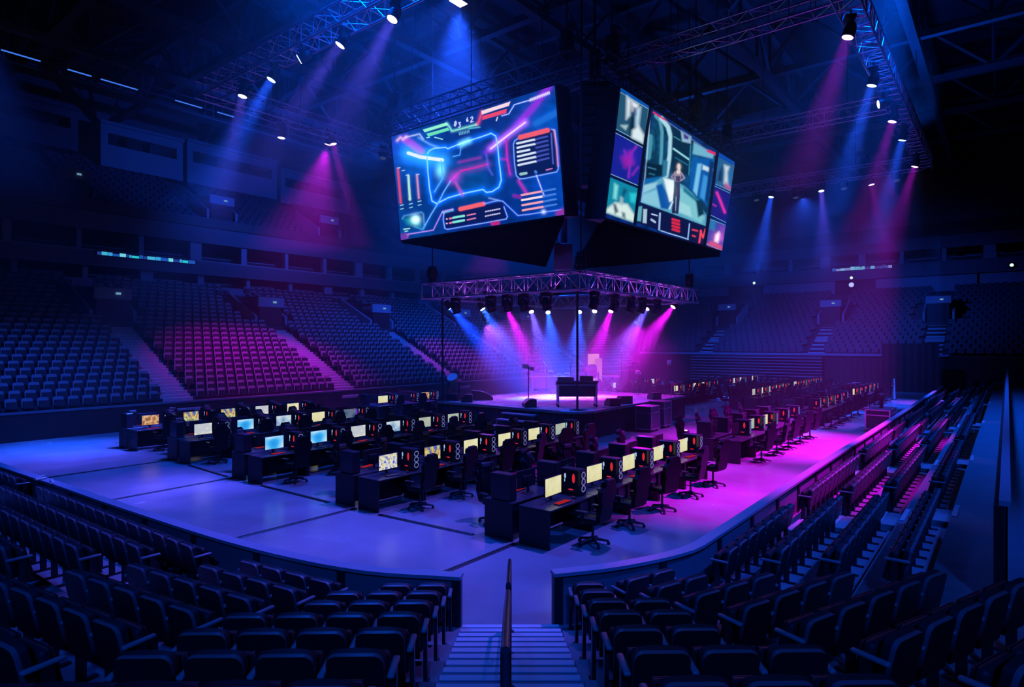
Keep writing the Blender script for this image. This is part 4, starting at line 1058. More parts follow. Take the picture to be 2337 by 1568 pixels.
# stage heads
G3 = 'lit heads on the rear stage trusses'
back = [((1022, 700), 'v', 'deep', 9000, 'outermost on the left'), ((1097, 702), 'v', 'blue', 11700, 'second from the left'), ((1155, 705), 'v', 'mag', 11700, 'third from the left'), ((1211, 709), 'v', 'violet', 9900, 'fourth from the left'), ((1250, 711), 'v', 'blue', 11700, 'fifth from the left'),
        ((1323, 710), 'u', 'blue', 11700, 'sixth from the left'), ((1358, 708), 'u', 'pale', 500, 'small pale one right of the middle'), ((1396, 708), 'u', 'mag', 11700, 'third from the right'), ((1480, 702), 'u', 'violet', 11700, 'second from the right'), ((1541, 698), 'u', 'mag', 11700, 'outermost on the right')]
for px, ax, kind, w, lab in back:
    p = at_v(px[0], px[1], vb) if ax == 'v' else at_u(px[0], px[1], u1)
    tg = Vector((26.6, 17.5, SH)); tg = tg + (Vector((p.x, p.y, SH)) - tg) * .30
    lamp((p.x, p.y, p.z + .45), tg, kind, w * KS[kind], 25, '%s lit head over the rear of the stage, %s' % ({'mag': 'magenta', 'deep': 'deep blue'}.get(kind, kind), lab), G3, .6, .8, rad=.08)
G4 = 'dark heads on the front stage trusses'
for q, (px, ax) in enumerate((((1040, 672), 'u'), ((1120, 668), 'u'), ((1158, 666), 'u'), ((1195, 664), 'u'), ((1246, 660), 'u'), ((1357, 660), 'v'), ((1403, 668), 'v'), ((1440, 672), 'v'), ((1466, 672), 'v'), ((1500, 676), 'v'))):
    p = at_u(px[0], px[1], u0) if ax == 'u' else at_v(px[0], px[1], va)
    lamp((p.x, p.y, ZT - .42), (p.x + (2 if ax == 'u' else 0), p.y + (0 if ax == 'u' else 2), 1.2), 'blue', 0, 20, 'black unlit head under the front stage truss, %s from the left' % nth(q + 1), G4, lit=False, scale=.95)

# uplights added on the ring to brighten the roof steel
for i, (u, v) in enumerate(((RU0, 22), (RU0, 8), (30, RV1), (30, RV0), (44, RV0), (RU1, 20))):
    t = thing('roof_fill_light', 'small added black uplight on top of the high ring, %s round from the near corner' % nth(i + 1), 'light', (u, v, TZ + .42), 0, 'added roof uplights')
    MB().rbox((0, 0, .1), (.34, .34, .18), .03).build('housing', M_BLACK, t); MB().tube((0, 0, .19), (0, 0, .21), .13, 12).build('lens', M_LENS['off'], t)
    L = bpy.data.lights.new('fill_beam', 'SPOT'); L.energy = 1300; L.color = (.0, .10, 1.0); L.spot_size = R(158); L.spot_blend = .6; L.shadow_soft_size = .3
    link('fill_beam', L, t, (0, 0, .28), (PI, 0, 0))
# roof floodlight at the top of the frame and added fill lights out of view
def flood(pos, col, watts, label, size=.5, ang=100, aim=None):
    t = thing('flood_fill_light', label, 'light', pos, 0, 'roof floodlights')
    MB().rbox((0, 0, .2), (.9, .6, .35), .05).tube((0, 0, .3), (0, 0, 1.8), .04, 6).build('housing', M_BLACK, t)
    MB().span((-.38, -.24, .0), (.38, .24, .03)).build('lens', M_LENS['violet' if watts > 20000 else 'off'], t)
    L = bpy.data.lights.new('flood_beam', 'SPOT'); L.energy = watts; L.color = col; L.spot_size = R(ang); L.spot_blend = 1.0; L.shadow_soft_size = size
    link('flood_beam', L, t, (0, 0, -.08), (Vector(aim) - Vector(pos)).to_track_quat('-Z', 'Y').to_euler() if aim else None)
p = at_z(1046, 6, 20.5)
flood(p, (.012, .075, 1.0), 60000, 'bright violet roof floodlight glaring at the top of the view', .4, 62)
for i, (u, v) in enumerate(((14, 18), (34.2, 30.9), (46, 34), (56, 22), (30, 3))):  # added fill for the blue ambience, kept out of sight
    flood((u, v, 20.6), (.0, .085, 1.0), 20000, 'added blue fill light under the roof, %s of the dim set' % nth(i + 1), 1.2)

flood((-9.5, -8, 15.0), (.0, .10, 1.0), 9000, 'added blue fill light behind the near corner seats', .8, 90, (6, 6, 0))  # added behind the camera to brighten the barrier panels
# ------------------------------------------------------------------ haze
def haze(poly, z0, z1, dens, label):
    m_ = bpy.data.materials.new('haze'); m_.use_nodes = True; nt = m_.node_tree; nt.nodes.clear()
    v = nt.nodes.new('ShaderNodeVolumeScatter'); o = nt.nodes.new('ShaderNodeOutputMaterial')
    v.inputs['Density'].default_value = dens; v.inputs['Anisotropy'].default_value = .25
    nt.links.new(v.outputs[0], o.inputs['Volume'])
    return tag(MB().flat(poly, z0, z1).build('haze', m_), label, 'haze', None, 'stuff')
PL = [(4.7, 57.5), (4.7, 23.2), (20.3, 3.3), (76, 3.3), (76, 57.5)]
haze(PL, 9.5, 21.4, HAZE, 'theatrical haze hanging in the lamp beams under the roof')
haze(PL, .02, 9.49, HAZE_LOW, 'thinner haze over the floor and the lower stands')
haze([(21.4, 13.2), (33.0, 13.2), (33.0, 22.8), (21.4, 22.8)], 1.25, 6.1, HAZE_STAGE, 'thicker haze hanging in the light beams over the stage')
for (uvz, tg, kind, w, ang, lab) in (((25.5, 22.0, 5.7), (26, 17, 1.2), 'purple', 2200, 80, 'over the left half of the deck'), ((32.3, 16.5, 5.7), (28.5, 15.5, 1.2), 'mag', 1300, 80, 'over the right half of the deck')):  # washes added to brighten the stage deck
    lamp(uvz, tg, kind if kind in M_LENS else 'violet', 0, ang, 'added stage wash light on the rear truss %s' % lab, 'added stage wash lights', 1.0, .8, lit=False, name='wash_light')
    L = bpy.data.lights.new('deck_fill_beam', 'SPOT'); L.energy = w; L.color = LC[kind]; L.spot_size = R(ang + 40); L.spot_blend = 1.0; L.shadow_soft_size = .15
    q_ = (Vector(tg) - Vector(uvz)).to_track_quat('-Z', 'Y').to_euler()
    link('deck_fill_beam', L, None, Vector(uvz) + Vector((0, 0, -.75)), q_)
for (p0, tg, w, lab) in (((19.6, 16.2, .05), (21.6, 18.2, 6.4), 350, 'left of the front corner'), ((26.0, 11.0, .05), (27.2, 13.4, 6.4), 350, 'right of the front corner')):  # added from below to tint the stage trusses purple
    t = thing('floor_fill_light', 'small added black floor uplight before the stage, %s' % lab, 'light', p0, 0, 'added floor uplights')
    MB().rbox((0, 0, .09), (.3, .3, .16), .03).build('housing', M_BLACK, t); MB().tube((0, 0, .17), (0, 0, .19), .11, 12).build('lens', M_LENS['mag'], t)
    L = bpy.data.lights.new('fill_beam', 'SPOT'); L.energy = w; L.color = LC['purple']; L.spot_size = R(75); L.spot_blend = 1.0; L.shadow_soft_size = .1
    link('fill_beam', L, t, (0, 0, .25), (Vector(tg) - Vector(p0)).to_track_quat('-Z', 'Y').to_euler())

for tr, ax, n_, lab in ((low[0], 1, 4, 'left front stage truss'), (low[1], 0, 5, 'right front stage truss')):  # lamps added inside the trusses to colour them purple
    for q in range(n_):
        p0 = Vector(tr.location); p0[ax] += ((q + .5) / n_ - .5) * 9.2 if ax == 0 else ((q + .5) / n_ - .5) * 7.2
        t = thing('truss_fill_lamp', 'small added purple lamp inside the %s, %s along' % (lab, nth(q + 1)), 'light', p0, 0, 'added lamps inside the stage trusses')
        MB().tube((0, 0, -.30), (0, 0, -.16), .07, 10).build('can', M_BLACK, t)
        L = bpy.data.lights.new('truss_fill_glow', 'POINT'); L.energy = 9; L.color = (.55, .10, 1.0); L.shadow_soft_size = .08
        link('truss_fill_glow', L, t, (0, 0, -.05))
# ------------------------------------------------------------------ gaming desks
def desk_meshes(w):
    h = w / 2 - .012
    top = MB().rbox((0, .39, .755), (2 * h, .78, .035), .006, seg=1, smooth=False).mesh('tabletop', [M_DESK])
    def side(x): return MB().span((x - .02, .03, 0), (x + .02, .76, .737)).mesh('side_panel', [M_DESKSIDE])
    return top, side(-h + .02), side(h - .02), MB().span((-h + .04, .70, .12), (h - .04, .72, .737)).mesh('back_panel', [M_DESKSIDE]), \
        MB().span((h - .42, .10, .40), (h - .05, .60, .737)).span((h - .40, .085, .44), (h - .07, .10, .70)).mesh('drawer_box', [M_DARK])
CREAM = emit_screen('screen_cream', [(0.2, (196, 186, 128)), (.5, (222, 214, 160)), (.8, (236, 232, 190))], 3, .95)
GREY = emit_screen('screen_grey', [(0.2, (120, 140, 150)), (.5, (170, 190, 190)), (.8, (200, 205, 180))], 3, .8)
BLUE = emit_screen('screen_blue', [(.15, (10, 70, 170)), (.45, (20, 130, 225)), (.62, (60, 180, 250)), (.78, (190, 235, 255))], 2.0, .95, 0, .9)
PALEB = emit_screen('screen_pale_blue', [(.2, (70, 120, 170)), (.5, (130, 175, 215)), (.75, (215, 230, 240))], 5, .85, 2, 2.1)
GAME1 = emit_screen('screen_game', [(.3, (40, 50, 130)), (.42, (90, 110, 200)), (.5, (220, 215, 235)), (.58, (235, 225, 150)), (.7, (120, 130, 200))], 9, 1.0, 3, 4.4, .2)
GAME2 = emit_screen('screen_map', [(.3, (60, 70, 90)), (.45, (150, 160, 120)), (.52, (235, 230, 160)), (.6, (220, 170, 60)), (.7, (70, 110, 190))], 9, .9, 3, 7.3, .3)
SAND = emit_screen('screen_orange', [(.3, (150, 90, 60)), (.45, (205, 140, 95)), (.56, (240, 205, 150)), (.7, (170, 100, 70))], 6, .85, 2, 1.3, .3)
WHITE = emit_screen('screen_white', [(.3, (210, 205, 190)), (.5, (245, 240, 205)), (.7, (190, 195, 205))], 4, 1.0, 2, 9.1, .4)
DIMG = emit_screen('screen_dim', [(.3, (30, 50, 110)), (.5, (70, 100, 150)), (.7, (120, 140, 170))], 5, .6, 2, 3.1)
M_GRED = emit('fan_light_red', srgb(235, 40, 60), .85)
M_GWHT = emit('fan_light_white', srgb(150, 190, 240), .9)
M_GRNG = emit('fan_light_violet', srgb(130, 140, 215), .6)
M_GLASS = mat('tinted_glass', (.012, .03, .036), .12, spec=.5)
def monitor_parts():
    scr = MB().span((-.30, -.022, .13), (.30, -.017, .49)).mesh('display', [CREAM])
    hou = MB().rbox((0, 0, .31), (.625, .034, .385), .008, seg=1, smooth=False).rbox((0, .03, .29), (.30, .04, .18), .015).mesh('housing', [M_BLACK])
    st = MB().span((-.03, .035, .01), (.03, .06, .32)).rbox((0, .04, .008), (.22, .18, .014), .006, seg=1).mesh('stand', [M_BLACK])
    return scr, hou, st
def tower_parts():
    case = MB().rbox((0, 0, .235), (.215, .46, .45), .012, seg=1, smooth=False).span((-.09, -.2, 0), (-.05, .2, .012)).span((.05, -.2, 0), (.09, .2, .012)).mesh('case', [M_CASE])
    glass = MB().span((-.113, -.20, .04), (-.108, .20, .43)).mesh('glass_panel', [M_GLASS])
    def oval(y, z, ry, rz_, m_=None):
        m_ = m_ or MB(); n = 14
        return m_.add([(-.1145, y + ry * math.cos(2 * PI * k / n), z + rz_ * math.sin(2 * PI * k / n)) for k in range(n)], [tuple(range(n))])
    red = oval(-.08, .30, .032, .085)
    red = oval(-.02, .10, .06, .012, red).mesh('red_fan_light', [M_GRED])
    wht = oval(.11, .33, .024, .05); wht = oval(.12, .25, .012, .03, wht).mesh('white_fan_light', [M_GWHT])
    m = MB()
    for z in (.12, .24, .36):
        pts = [(.062 * math.cos(a), -.232, z + .052 * math.sin(a)) for a in [2 * PI * q / 12 for q in range(13)]]
        m.path(pts, .010, 4)
    return case, glass, red, wht, m.mesh('front_fan_ring', [M_GRNG])
MON = monitor_parts(); TOW = tower_parts()
for me in TOW: me.transform(Matrix.Diagonal((1.12, 1.12, 1.2, 1)))
def keyboard_mesh(glow):
    m = MB().rbox((0, 0, .012), (.44, .15, .018), .005, seg=1, smooth=False)
    for r_ in range(4):
        for c_ in range(12): m.span((-.205 + c_ * .0345, -.062 + r_ * .033, .02), (-.175 + c_ * .0345, -.034 + r_ * .033, .028), 1)
    return m.mesh('keyboard', [M_BLACK, M_KEY if glow else M_DARK])
KEYB = keyboard_mesh(True), keyboard_mesh(False)
MOUSE = MB().rbox((0, 0, .018), (.062, .115, .036), .017, seg=3).span((-.004, .01, .034), (.004, .04, .040), 1).mesh('mouse', [M_BLACK, M_GRED])
PAD = MB().rbox((0, 0, .002), (.36, .30, .004), .002, seg=1, smooth=False).mesh('mouse_pad', [M_DESKSIDE])
def gchair_parts():
    seat = MB().rbox((0, .02, .50), (.50, .52, .10), .045).rbox((-.22, .0, .535), (.09, .48, .09), .04).rbox((.22, .0, .535), (.09, .48, .09), .04).mesh('seat', [M_GCHAIR])
    M = Matrix.Translation((0, -.24, .52)) @ Matrix.Rotation(R(10), 4, 'X')
    prof = [(-.20, 0), (.20, 0), (.235, .18), (.205, .36), (.27, .50), (.275, .62), (.20, .70), (.165, .80), (.12, .85), (-.12, .85), (-.165, .80), (-.20, .70), (-.275, .62), (-.27, .50), (-.205, .36), (-.235, .18)]
    b = MB().prism(prof, -.05, .045, M).rbox((0, .06, .40), (.30, .05, .62), .024, 0, 0, M).rbox((-.21, .055, .55), (.08, .07, .16), .03, 0, 0, M).rbox((.21, .055, .55), (.08, .07, .16), .03, 0, 0, M)
    back = b.mesh('backrest', [M_GCHAIR])
    pil = MB().rbox((0, .10, .72), (.26, .07, .13), .03, 0, 0, M).mesh('neck_pillow', [M_DARK])
    def arm(x): return MB().rbox((x, .06, .70), (.09, .27, .035), .016).span((x - .02, .03, .47), (x + .02, .09, .69)).mesh('armrest', [M_CASTER])
    m = MB().tube((0, 0, .06), (0, 0, .16), .05, 10)
    for q in range(5):
        a = 2 * PI * q / 5 + .3; c, s = math.cos(a), math.sin(a)
        m.tube((.03 * c, .03 * s, .12), (.31 * c, .31 * s, .075), .032, 6, 0, .022)
    star = m.mesh('star_base', [M_CASTER])
    ca = []
    for q in range(5):
        a = 2 * PI * q / 5 + .3; c, s = math.cos(a), math.sin(a)
        ca.append(MB().tube((.31 * c - .025 * s, .31 * s + .025 * c, .032), (.31 * c + .025 * s, .31 * s - .025 * c, .032), .032, 10).tube((.31 * c, .31 * s, .03), (.31 * c, .31 * s, .08), .012, 5).mesh('caster', [M_BLACK]))
    lift = MB().tube((0, 0, .14), (0, 0, .45), .028, 8).rbox((0, 0, .445), (.22, .26, .03), .01, seg=1).mesh('gas_lift', [M_CASTER])
    return seat, back, pil, arm(-.30), arm(.30), star, ca, lift
GC = gchair_parts()
def merged(name, meshes, mats):
    """one light mesh out of several, for copies far off"""
    bm = bmesh.new(); base = 0; idx = {m_: i for i, m_ in enumerate(mats)}
    for me in meshes:
        n0 = len(bm.faces); bm.from_mesh(me); bm.faces.ensure_lookup_table()
        for f in bm.faces[n0:]: f.material_index = idx[me.materials[f.material_index]]
    out = bpy.data.meshes.new(name); bm.to_mesh(out); bm.free()
    for m_ in mats: out.materials.append(m_)
    return out
FAR_CHAIR = merged('gaming_chair', [GC[0], GC[1], GC[3], GC[4], GC[5], GC[7]], [M_GCHAIR, M_CASTER])
FAR_TOWER = merged('computer_tower', list(TOW), [M_CASE, M_GLASS, M_GRED, M_GWHT, M_GRNG])
FAR_MON = merged('monitor', list(MON), [CREAM, M_BLACK])
DESKS = {w: desk_meshes(w) for w in (1.63, 1.52)}
FAR_DESK = {w: merged('gaming_desk', list(d), [M_DESK, M_DESKSIDE, M_DARK]) for w, d in DESKS.items()}
PLACE = ['first', 'second', 'third', 'fourth', 'fifth']
ROWV = [6.9, 11.6, 16.55, 21.15, 25.25]
def set_mat(o, m_, i=0):
    o.material_slots[i].link = 'OBJECT'; o.material_slots[i].material = m_
rnd = random.Random(11)
def station(u, v, rz, w, near, where, pic, red, chair_dx, chair_rz, lit):
    T = Matrix.Translation((u, v, 0)) @ Matrix.Rotation(rz, 4, 'Z')
    P = lambda x, y, z: T @ Vector((x, y, z))
    D = DESKS[w]
    gl = 'desk rows on the floor'
    if near:
        t = thing('gaming_desk', 'black gaming desk, ' + where, 'desk', P(0, 0, 0), rz, 'gaming desks')
        for n_, me in zip(('tabletop', 'side_panel', 'side_panel', 'back_panel', 'drawer_box'), D): link(n_, me, t)
        t = thing('monitor', ('lit' if lit else 'dark') + ' flat monitor, ' + where, 'monitor', P(-.12, .42, .7725), rz + rnd.uniform(-.05, .05), 'desk monitors')
        s = link('display', MON[0], t); set_mat(s, pic if lit else M_BLACK); link('housing', MON[1], t); link('stand', MON[2], t)
        t = thing('computer_tower', 'glass sided computer tower, ' + where, 'computer', P(w / 2 - .16, .42, .7725), rz, 'computer towers')
        for n_, me in zip(('case', 'glass_panel', 'red_fan_light', 'white_fan_light', 'front_fan_ring'), TOW): link(n_, me, t)
        tag(link('keyboard', KEYB[0 if red else 1], None, P(-.14, .16, .7725), (0, 0, rz + rnd.uniform(-.2, .2))), ('red glowing' if red else 'black') + ' keyboard, ' + where, 'keyboard', 'keyboards')
        tag(link('mouse_pad', PAD, None, P(.32, .17, .7725), (0, 0, rz)), 'dark mouse pad, ' + where, 'mouse pad', 'mouse pads')
        tag(link('mouse', MOUSE, None, P(.32, .18, .7768), (0, 0, rz + rnd.uniform(-.3, .3))), 'small black mouse, ' + where, 'mouse', 'mice')
        t = thing('gaming_chair', 'tall black gaming chair, ' + where, 'chair', P(chair_dx, -.42, 0), rz + chair_rz, 'gaming chairs')
        for n_, me in zip(('seat', 'backrest', 'neck_pillow', 'armrest', 'armrest', 'star_base'), GC[:6]): link(n_, me, t)
        link('gas_lift', GC[7], t)
        for me in GC[6]: link('caster', me, t)
    else:
        tag(link('gaming_desk', FAR_DESK[w], None, P(0, 0, 0), (0, 0, rz)), 'black gaming desk, ' + where, 'desk', 'gaming desks')
        o = tag(link('monitor', FAR_MON, None, P(-.12, .42, .7725), (0, 0, rz + rnd.uniform(-.05, .05))), ('lit' if lit else 'dark') + ' flat monitor, ' + where, 'monitor', 'desk monitors')
        set_mat(o, pic if lit else M_BLACK)
        tag(link('computer_tower', FAR_TOWER, None, P(w / 2 - .16, .42, .7725), (0, 0, rz)), 'red lit computer tower, ' + where, 'computer', 'computer towers')
        tag(link('gaming_chair', FAR_CHAIR, None, P(chair_dx, -.42, 0), (0, 0, rz + chair_rz)), 'tall black gaming chair, ' + where, 'chair', 'gaming chairs')
PICS = {(0, 0): [CREAM] * 5, (1, 0): [GAME1, GAME2, CREAM, CREAM, CREAM, GREY], (2, 0): [BLUE, BLUE, WHITE, PALEB, GREY, GREY],
        (3, 0): [WHITE, BLUE, PALEB, CREAM, DIMG], (4, 0): [SAND, GAME2, GAME2, WHITE, CREAM], (4, 1): [CREAM, WHITE, SAND]}
BLOCKS = [(0, 0, 9.9, 5, 1.63), (0, 1, 20.9, 5, 1.63), (0, 2, 31.4, 5, 1.63), (0, 3, 41.8, 5, 1.63),
          (1, 0, 9.6, 6, 1.52), (1, 2, 38.0, 5, 1.52), (1, 3, 47.4, 5, 1.52), (2, 0, 9.5, 6, 1.52), (2, 2, 38.0, 5, 1.52), (2, 3, 47.4, 5, 1.52),
          (3, 0, 9.6, 5, 1.52), (3, 2, 38.0, 5, 1.52), (4, 0, 9.55, 5, 1.52), (4, 1, 20.9, 3, 1.52)]
BN = ['front', 'second', 'third', 'rear']
for (row, blk, u0_, n, w) in BLOCKS:
    near = blk == 0
    for q in range(n):
        u = u0_ + w * (q + .5)
        where = lambda sd: '%s on %s side of %s island, %s row from barrier' % (nth(q + 1), sd, BN[blk], PLACE[row])
        pl = PICS.get((row, blk)); pic = pl[q] if pl else [CREAM, GREY, CREAM, WHITE][(q + row) % 4]
        station(u, ROWV[row], 0, w, near, where('screen'), pic, (q + row) % 2 == 0, rnd.uniform(-.04, .2), rnd.uniform(-.35, .25), True if near or rnd.random() < .55 else False)
        station(u, ROWV[row] + 1.70, PI, w, near, where('stage' if row < 2 else 'rear'), pic, q % 3 == 0, rnd.uniform(-.15, .1), rnd.uniform(-.3, .3), row > 0)

# cable covers on the floor
def cable_cover(a, b, label):
    a, b = Vector(a), Vector(b); d = b - a; L = d.length; c = (a + b) / 2
    t = thing('cable_cover', label, 'cable cover', (c.x, c.y, 0), math.atan2(d.y, d.x), 'cable covers on the floor')
    m = MB(); vs = []
    for x in (-L / 2, L / 2): vs += [(x, -.07, .001), (x, -.03, .022), (x, .03, .022), (x, .07, .001)]
    m.add(vs, [(0, 1, 5, 4), (1, 2, 6, 5), (2, 3, 7, 6), (0, 3, 2, 1), (4, 5, 6, 7)]); m.build('ramp', M_CABLE, t)
cable_cover((6.9, 7.72), (9.85, 7.72), 'black cable cover from the stair gap to the first desk row')
cable_cover((5.5, 12.4), (9.55, 12.4), 'black cable cover from the barrier to the second desk row')
cable_cover((5.1, 17.9), (9.45, 18.1), 'black cable cover from the barrier to the third desk row')
cable_cover((4.9, 22.4), (9.55, 22.5), 'black cable cover from the barrier to the fourth desk row')
cable_cover((9.75, 8.75), (9.55, 11.5), 'black cable cover between the first and second desk rows')
cable_cover((9.5, 13.4), (9.45, 16.45), 'black cable cover between the second and third desk rows')
cable_cover((9.45, 18.4), (9.55, 21.05), 'black cable cover between the third and fourth desk rows')
tag(MB().flat([(6.6, 5.62), (6.62, 5.6), (7.42, 5.0), (7.4, 4.97)], .001, .004).build('floor_seam', M_CABLE), 'thin dark joint in the floor at the foot of the stairs', 'seam')['kind'] = 'structure'

# ------------------------------------------------------------------ on and around the stage
def flight_case(loc, rz, size, label, group=None, wheels=True, col=None):
    w, d, h = size; t = thing('flight_case', label, 'case', loc, rz, group); b = .12 if wheels else 0
    MB().rbox((0, 0, b + h / 2), (w, d, h), .02, seg=1, smooth=False).build('body', col or M_FLIGHT, t)
    m = MB()
    for x in (-w/2, w/2):
        for y in (-d/2, d/2): m.span((x - .025, y - .025, b), (x + .025, y + .025, b + h))
    for z in (b + .02, b + h - .02, b + h * .72):
        for y in (-d/2, d/2): m.span((-w/2, y - .02, z - .02), (w/2, y + .02, z + .02))
        for x in (-w/2, w/2): m.span((x - .02, -d/2, z - .02), (x + .02, d/2, z + .02))
    m.build('edge_trim', M_ALU, t)
    if wheels:
        for x in (-w * .4, w * .4):
            for y in (-d * .36, d * .36): MB().tube((x, y - .025, .055), (x, y + .025, .055), .055, 10).span((x - .03, y - .03, .07), (x + .03, y + .03, .13)).build('caster', M_BLACK, t)
    return t
def sp(px, py, Z=SH): return at_z(px, py, Z)
# console on a wheeled frame at the front corner
p = sp(1316, 928)
t = thing('mixing_console', 'large mixing console on a wheeled frame at the front corner of the stage', 'console', p, YAW - PI / 2)
MB().rbox((0, 0, .72), (1.62, .62, .52), .03, seg=1).build('body', M_BLACK, t)
M = Matrix.Translation((0, 0, 1.05)) @ Matrix.Rotation(R(-12), 4, 'X')
MB().rbox((0, 0, 0), (1.84, .78, .09), .02, 0, 0, M, 1).build('control_surface', M_FLIGHT, t)
MB().span((-.86, -.42, .96), (.86, -.38, 1.01)).build('front_rail', M_WHITE, t)
MB().rbox((-.48, .1, 1.20), (.72, .36, .20), .03, seg=1).build('meter_bridge', M_FLIGHT, t)
MB().rbox((.44, .1, 1.22), (.58, .30, .26), .02, seg=1).build('rack_unit', M_BLACK, t)
for x in (-.84, .84):
    MB().span((x - .04, -.34, .12), (x + .04, .34, 1.0)).build('leg', M_ALU, t)
    for y in (-.28, .28): MB().tube((x, y - .02, .06), (x, y + .02, .06), .06, 10).span((x - .03, y - .03, .06), (x + .03, y + .03, .14)).build('caster', M_BLACK, t)
def wedge(px, py, w, h, rz, label, tall=.8):
    p = sp(px, py); t = thing('stage_monitor', label, 'loudspeaker', p, rz, 'floor monitors on the stage')
    MB().prism([(-.26, 0), (.26, 0), (.26, h * .45), (.05, h), (-.26, h)], -w / 2, w / 2, Matrix.Rotation(PI / 2, 4, 'Z')).build('cabinet', M_BLACK, t)
    M = Matrix.Rotation(PI / 2, 4, 'Z')
    MB().add([M @ Vector(v) for v in ((.262, -w * .45, h * .47), (.262, w * .45, h * .47), (.062, w * .45, h * .99), (.062, -w * .45, h * .99), (.27, -w * .45, h * .5), (.27, w * .45, h * .5), (.07, w * .45, h * 1.01), (.07, -w * .45, h * 1.01))],
             [(4, 5, 6, 7), (0, 4, 7, 3), (1, 2, 6, 5), (2, 3, 7, 6), (0, 1, 5, 4)]).build('grille', M_DARK, t)
wedge(1066, 917, .74, .36, YAW, 'low black floor monitor near the left corner of the stage')
wedge(1208, 929, .6, .36, YAW + .2, 'black floor monitor at the foot of the lamp stand')
wedge(1398, 926, .56, .34, YAW - 1.2, 'black floor monitor right of the console')
wedge(1424, 921, .62, .36, YAW - 1.2, 'black floor monitor second right of the console')
wedge(1493, 911, .5, .34, YAW - 1.2, 'small black floor monitor towards the right edge of the stage')
p = sp(1100, 912)
t = thing('wedge_ramp', 'dark curved ramp box with a pale rounded edge on the left of the stage', 'box', p, YAW - PI / 2)
cv = [(.55, 0)] + [(-.5 + 1.05 * math.cos(a), .46 * math.sin(a)) for a in [PI / 2 * q / 8 for q in range(9)]] + [(-.5, 0)]
MB().prism(cv, -.3, .3).build('body', M_BLACK, t)
MB().path([(-.5 + 1.06 * math.cos(a), -.3, .47 * math.sin(a)) for a in [PI / 2 * q / 10 for q in range(2, 11)]], .03, 6).build('edge', M_WHITE, t)
def stand_lamp(px, py, h, label, kind='lamp', grp='lamp stands on the stage'):
    p = sp(px, py); t = thing('lamp_stand' if kind == 'lamp' else 'microphone_stand', label, 'stand', p, random.uniform(0, 6), grp)
    MB().tube((0, 0, .02), (0, 0, h), .022, 8).build('pole', M_BLACK, t)
    m = MB()
    for q in range(3):
        a = 2 * PI * q / 3; m.tube((0, 0, .22), (.32 * math.cos(a), .32 * math.sin(a), .015), .014, 5)
    m.build('tripod', M_BLACK, t)
    if kind == 'lamp':
        MB().rbox((.14, 0, h), (.26, .22, .2), .04).rbox((-.16, 0, h - .1), (.2, .18, .16), .03).build('lamp_head', M_WHITE, t)
    else:
        MB().tube((0, 0, h), (.45, 0, h + .22), .014, 6).tube((.45, 0, h + .22), (.58, 0, h + .26), .03, 8).build('boom', M_WHITE, t)
stand_lamp(1206, 924, 1.75, 'lamp stand with pale heads beside the floor monitor, left of the console')
stand_lamp(1247, 897, 1.5, 'microphone stand behind the white table, left one', 'mic', 'microphone stands on the stage')
stand_lamp(1302, 899, 1.7, 'microphone stand close behind the console', 'mic', 'microphone stands on the stage')
stand_lamp(1418, 896, 2.3, 'tall microphone stand right of the lit doorway', 'mic', 'microphone stands on the stage')
stand_lamp(1457, 899, 1.2, 'lamp stand with pale heads on the right half of the stage')
stand_lamp(1436, 894, 1.55, 'microphone stand next to the tall one', 'mic', 'microphone stands on the stage')
stand_lamp(1527, 902, 1.8, 'lamp stand with a broad head near the right corner of the stage')
p = sp(1258, 896)
t = thing('table', 'white clothed table with legs at the back of the stage', 'table', p, YAW - PI / 2)
MB().rbox((0, 0, .92), (2.3, .7, .05), .01, seg=1).build('tabletop', M_WHITE, t)
MB().span((-1.05, -.32, .25), (1.05, -.30, .9)).build('front_cloth', M_PANEL, t)
for x in (-1.05, 1.05):
    for y in (-.28, .28): MB().tube((x, y, 0), (x, y, .9), .035, 6).build('leg', M_WHITE, t)
T = Matrix.Translation(p) @ Matrix.Rotation(YAW - PI / 2, 4, 'Z')
for x, s_, lab in ((-.65, (.42, .3, .16), 'low pale device at the left end of the white table'), (-.02, (.3, .26, .3), 'tall pale device in the middle of the white table'), (.45, (.3, .24, .12), 'small pale device right of the middle of the white table'), (.9, (.34, .26, .18), 'pale device at the right end of the white table')):
    q_ = T @ Vector((x, -.02, .945)); t = thing('audio_device', lab, 'device', q_, YAW - PI / 2, 'devices on the white table')
    MB().rbox((0, 0, s_[2] / 2), s_, .03).build('case', M_WHITE, t)
    MB().span((-s_[0] * .38, -s_[1] / 2 - .006, s_[2] * .25), (s_[0] * .38, -s_[1] / 2, s_[2] * .8)).build('front_panel', M_PANEL, t)
def spot_stand(px, py, label, s=1.0):
    p = sp(px, py); t = thing('floor_spotlight', label, 'light', p, YAW + 1.2, 'spotlights standing on the stage')
    MB().rbox((0, 0, .12 * s), (.42 * s, .36 * s, .22 * s), .03).build('base', M_BLACK, t)
    MB().span((-.22 * s, -.05, .22 * s), (-.18 * s, .05, .62 * s)).span((.18 * s, -.05, .22 * s), (.22 * s, .05, .62 * s)).build('yoke', M_BLACK, t)
    MB().tube((0, -.16, .50 * s), (0, .2, .78 * s), .15 * s, 12, 0, .18 * s).build('head', M_WHITE, t)
spot_stand(1036, 914, 'white headed spotlight standing at the left corner of the stage', 1.5)
spot_stand(1352, 893, 'pale headed spotlight standing before the lit doorway', 1.8)
spot_stand(1390, 892, 'small pale spotlight at the back of the stage right of the doorway', 1.0)
p = sp(1393, 897)
t = thing('keyboard_stand', 'pale topped keyboard on crossed legs at the back of the stage', 'stand', p, YAW - PI / 2)
MB().rbox((0, 0, .92), (.95, .34, .12), .02, seg=1).build('keyboard', M_WHITE, t)
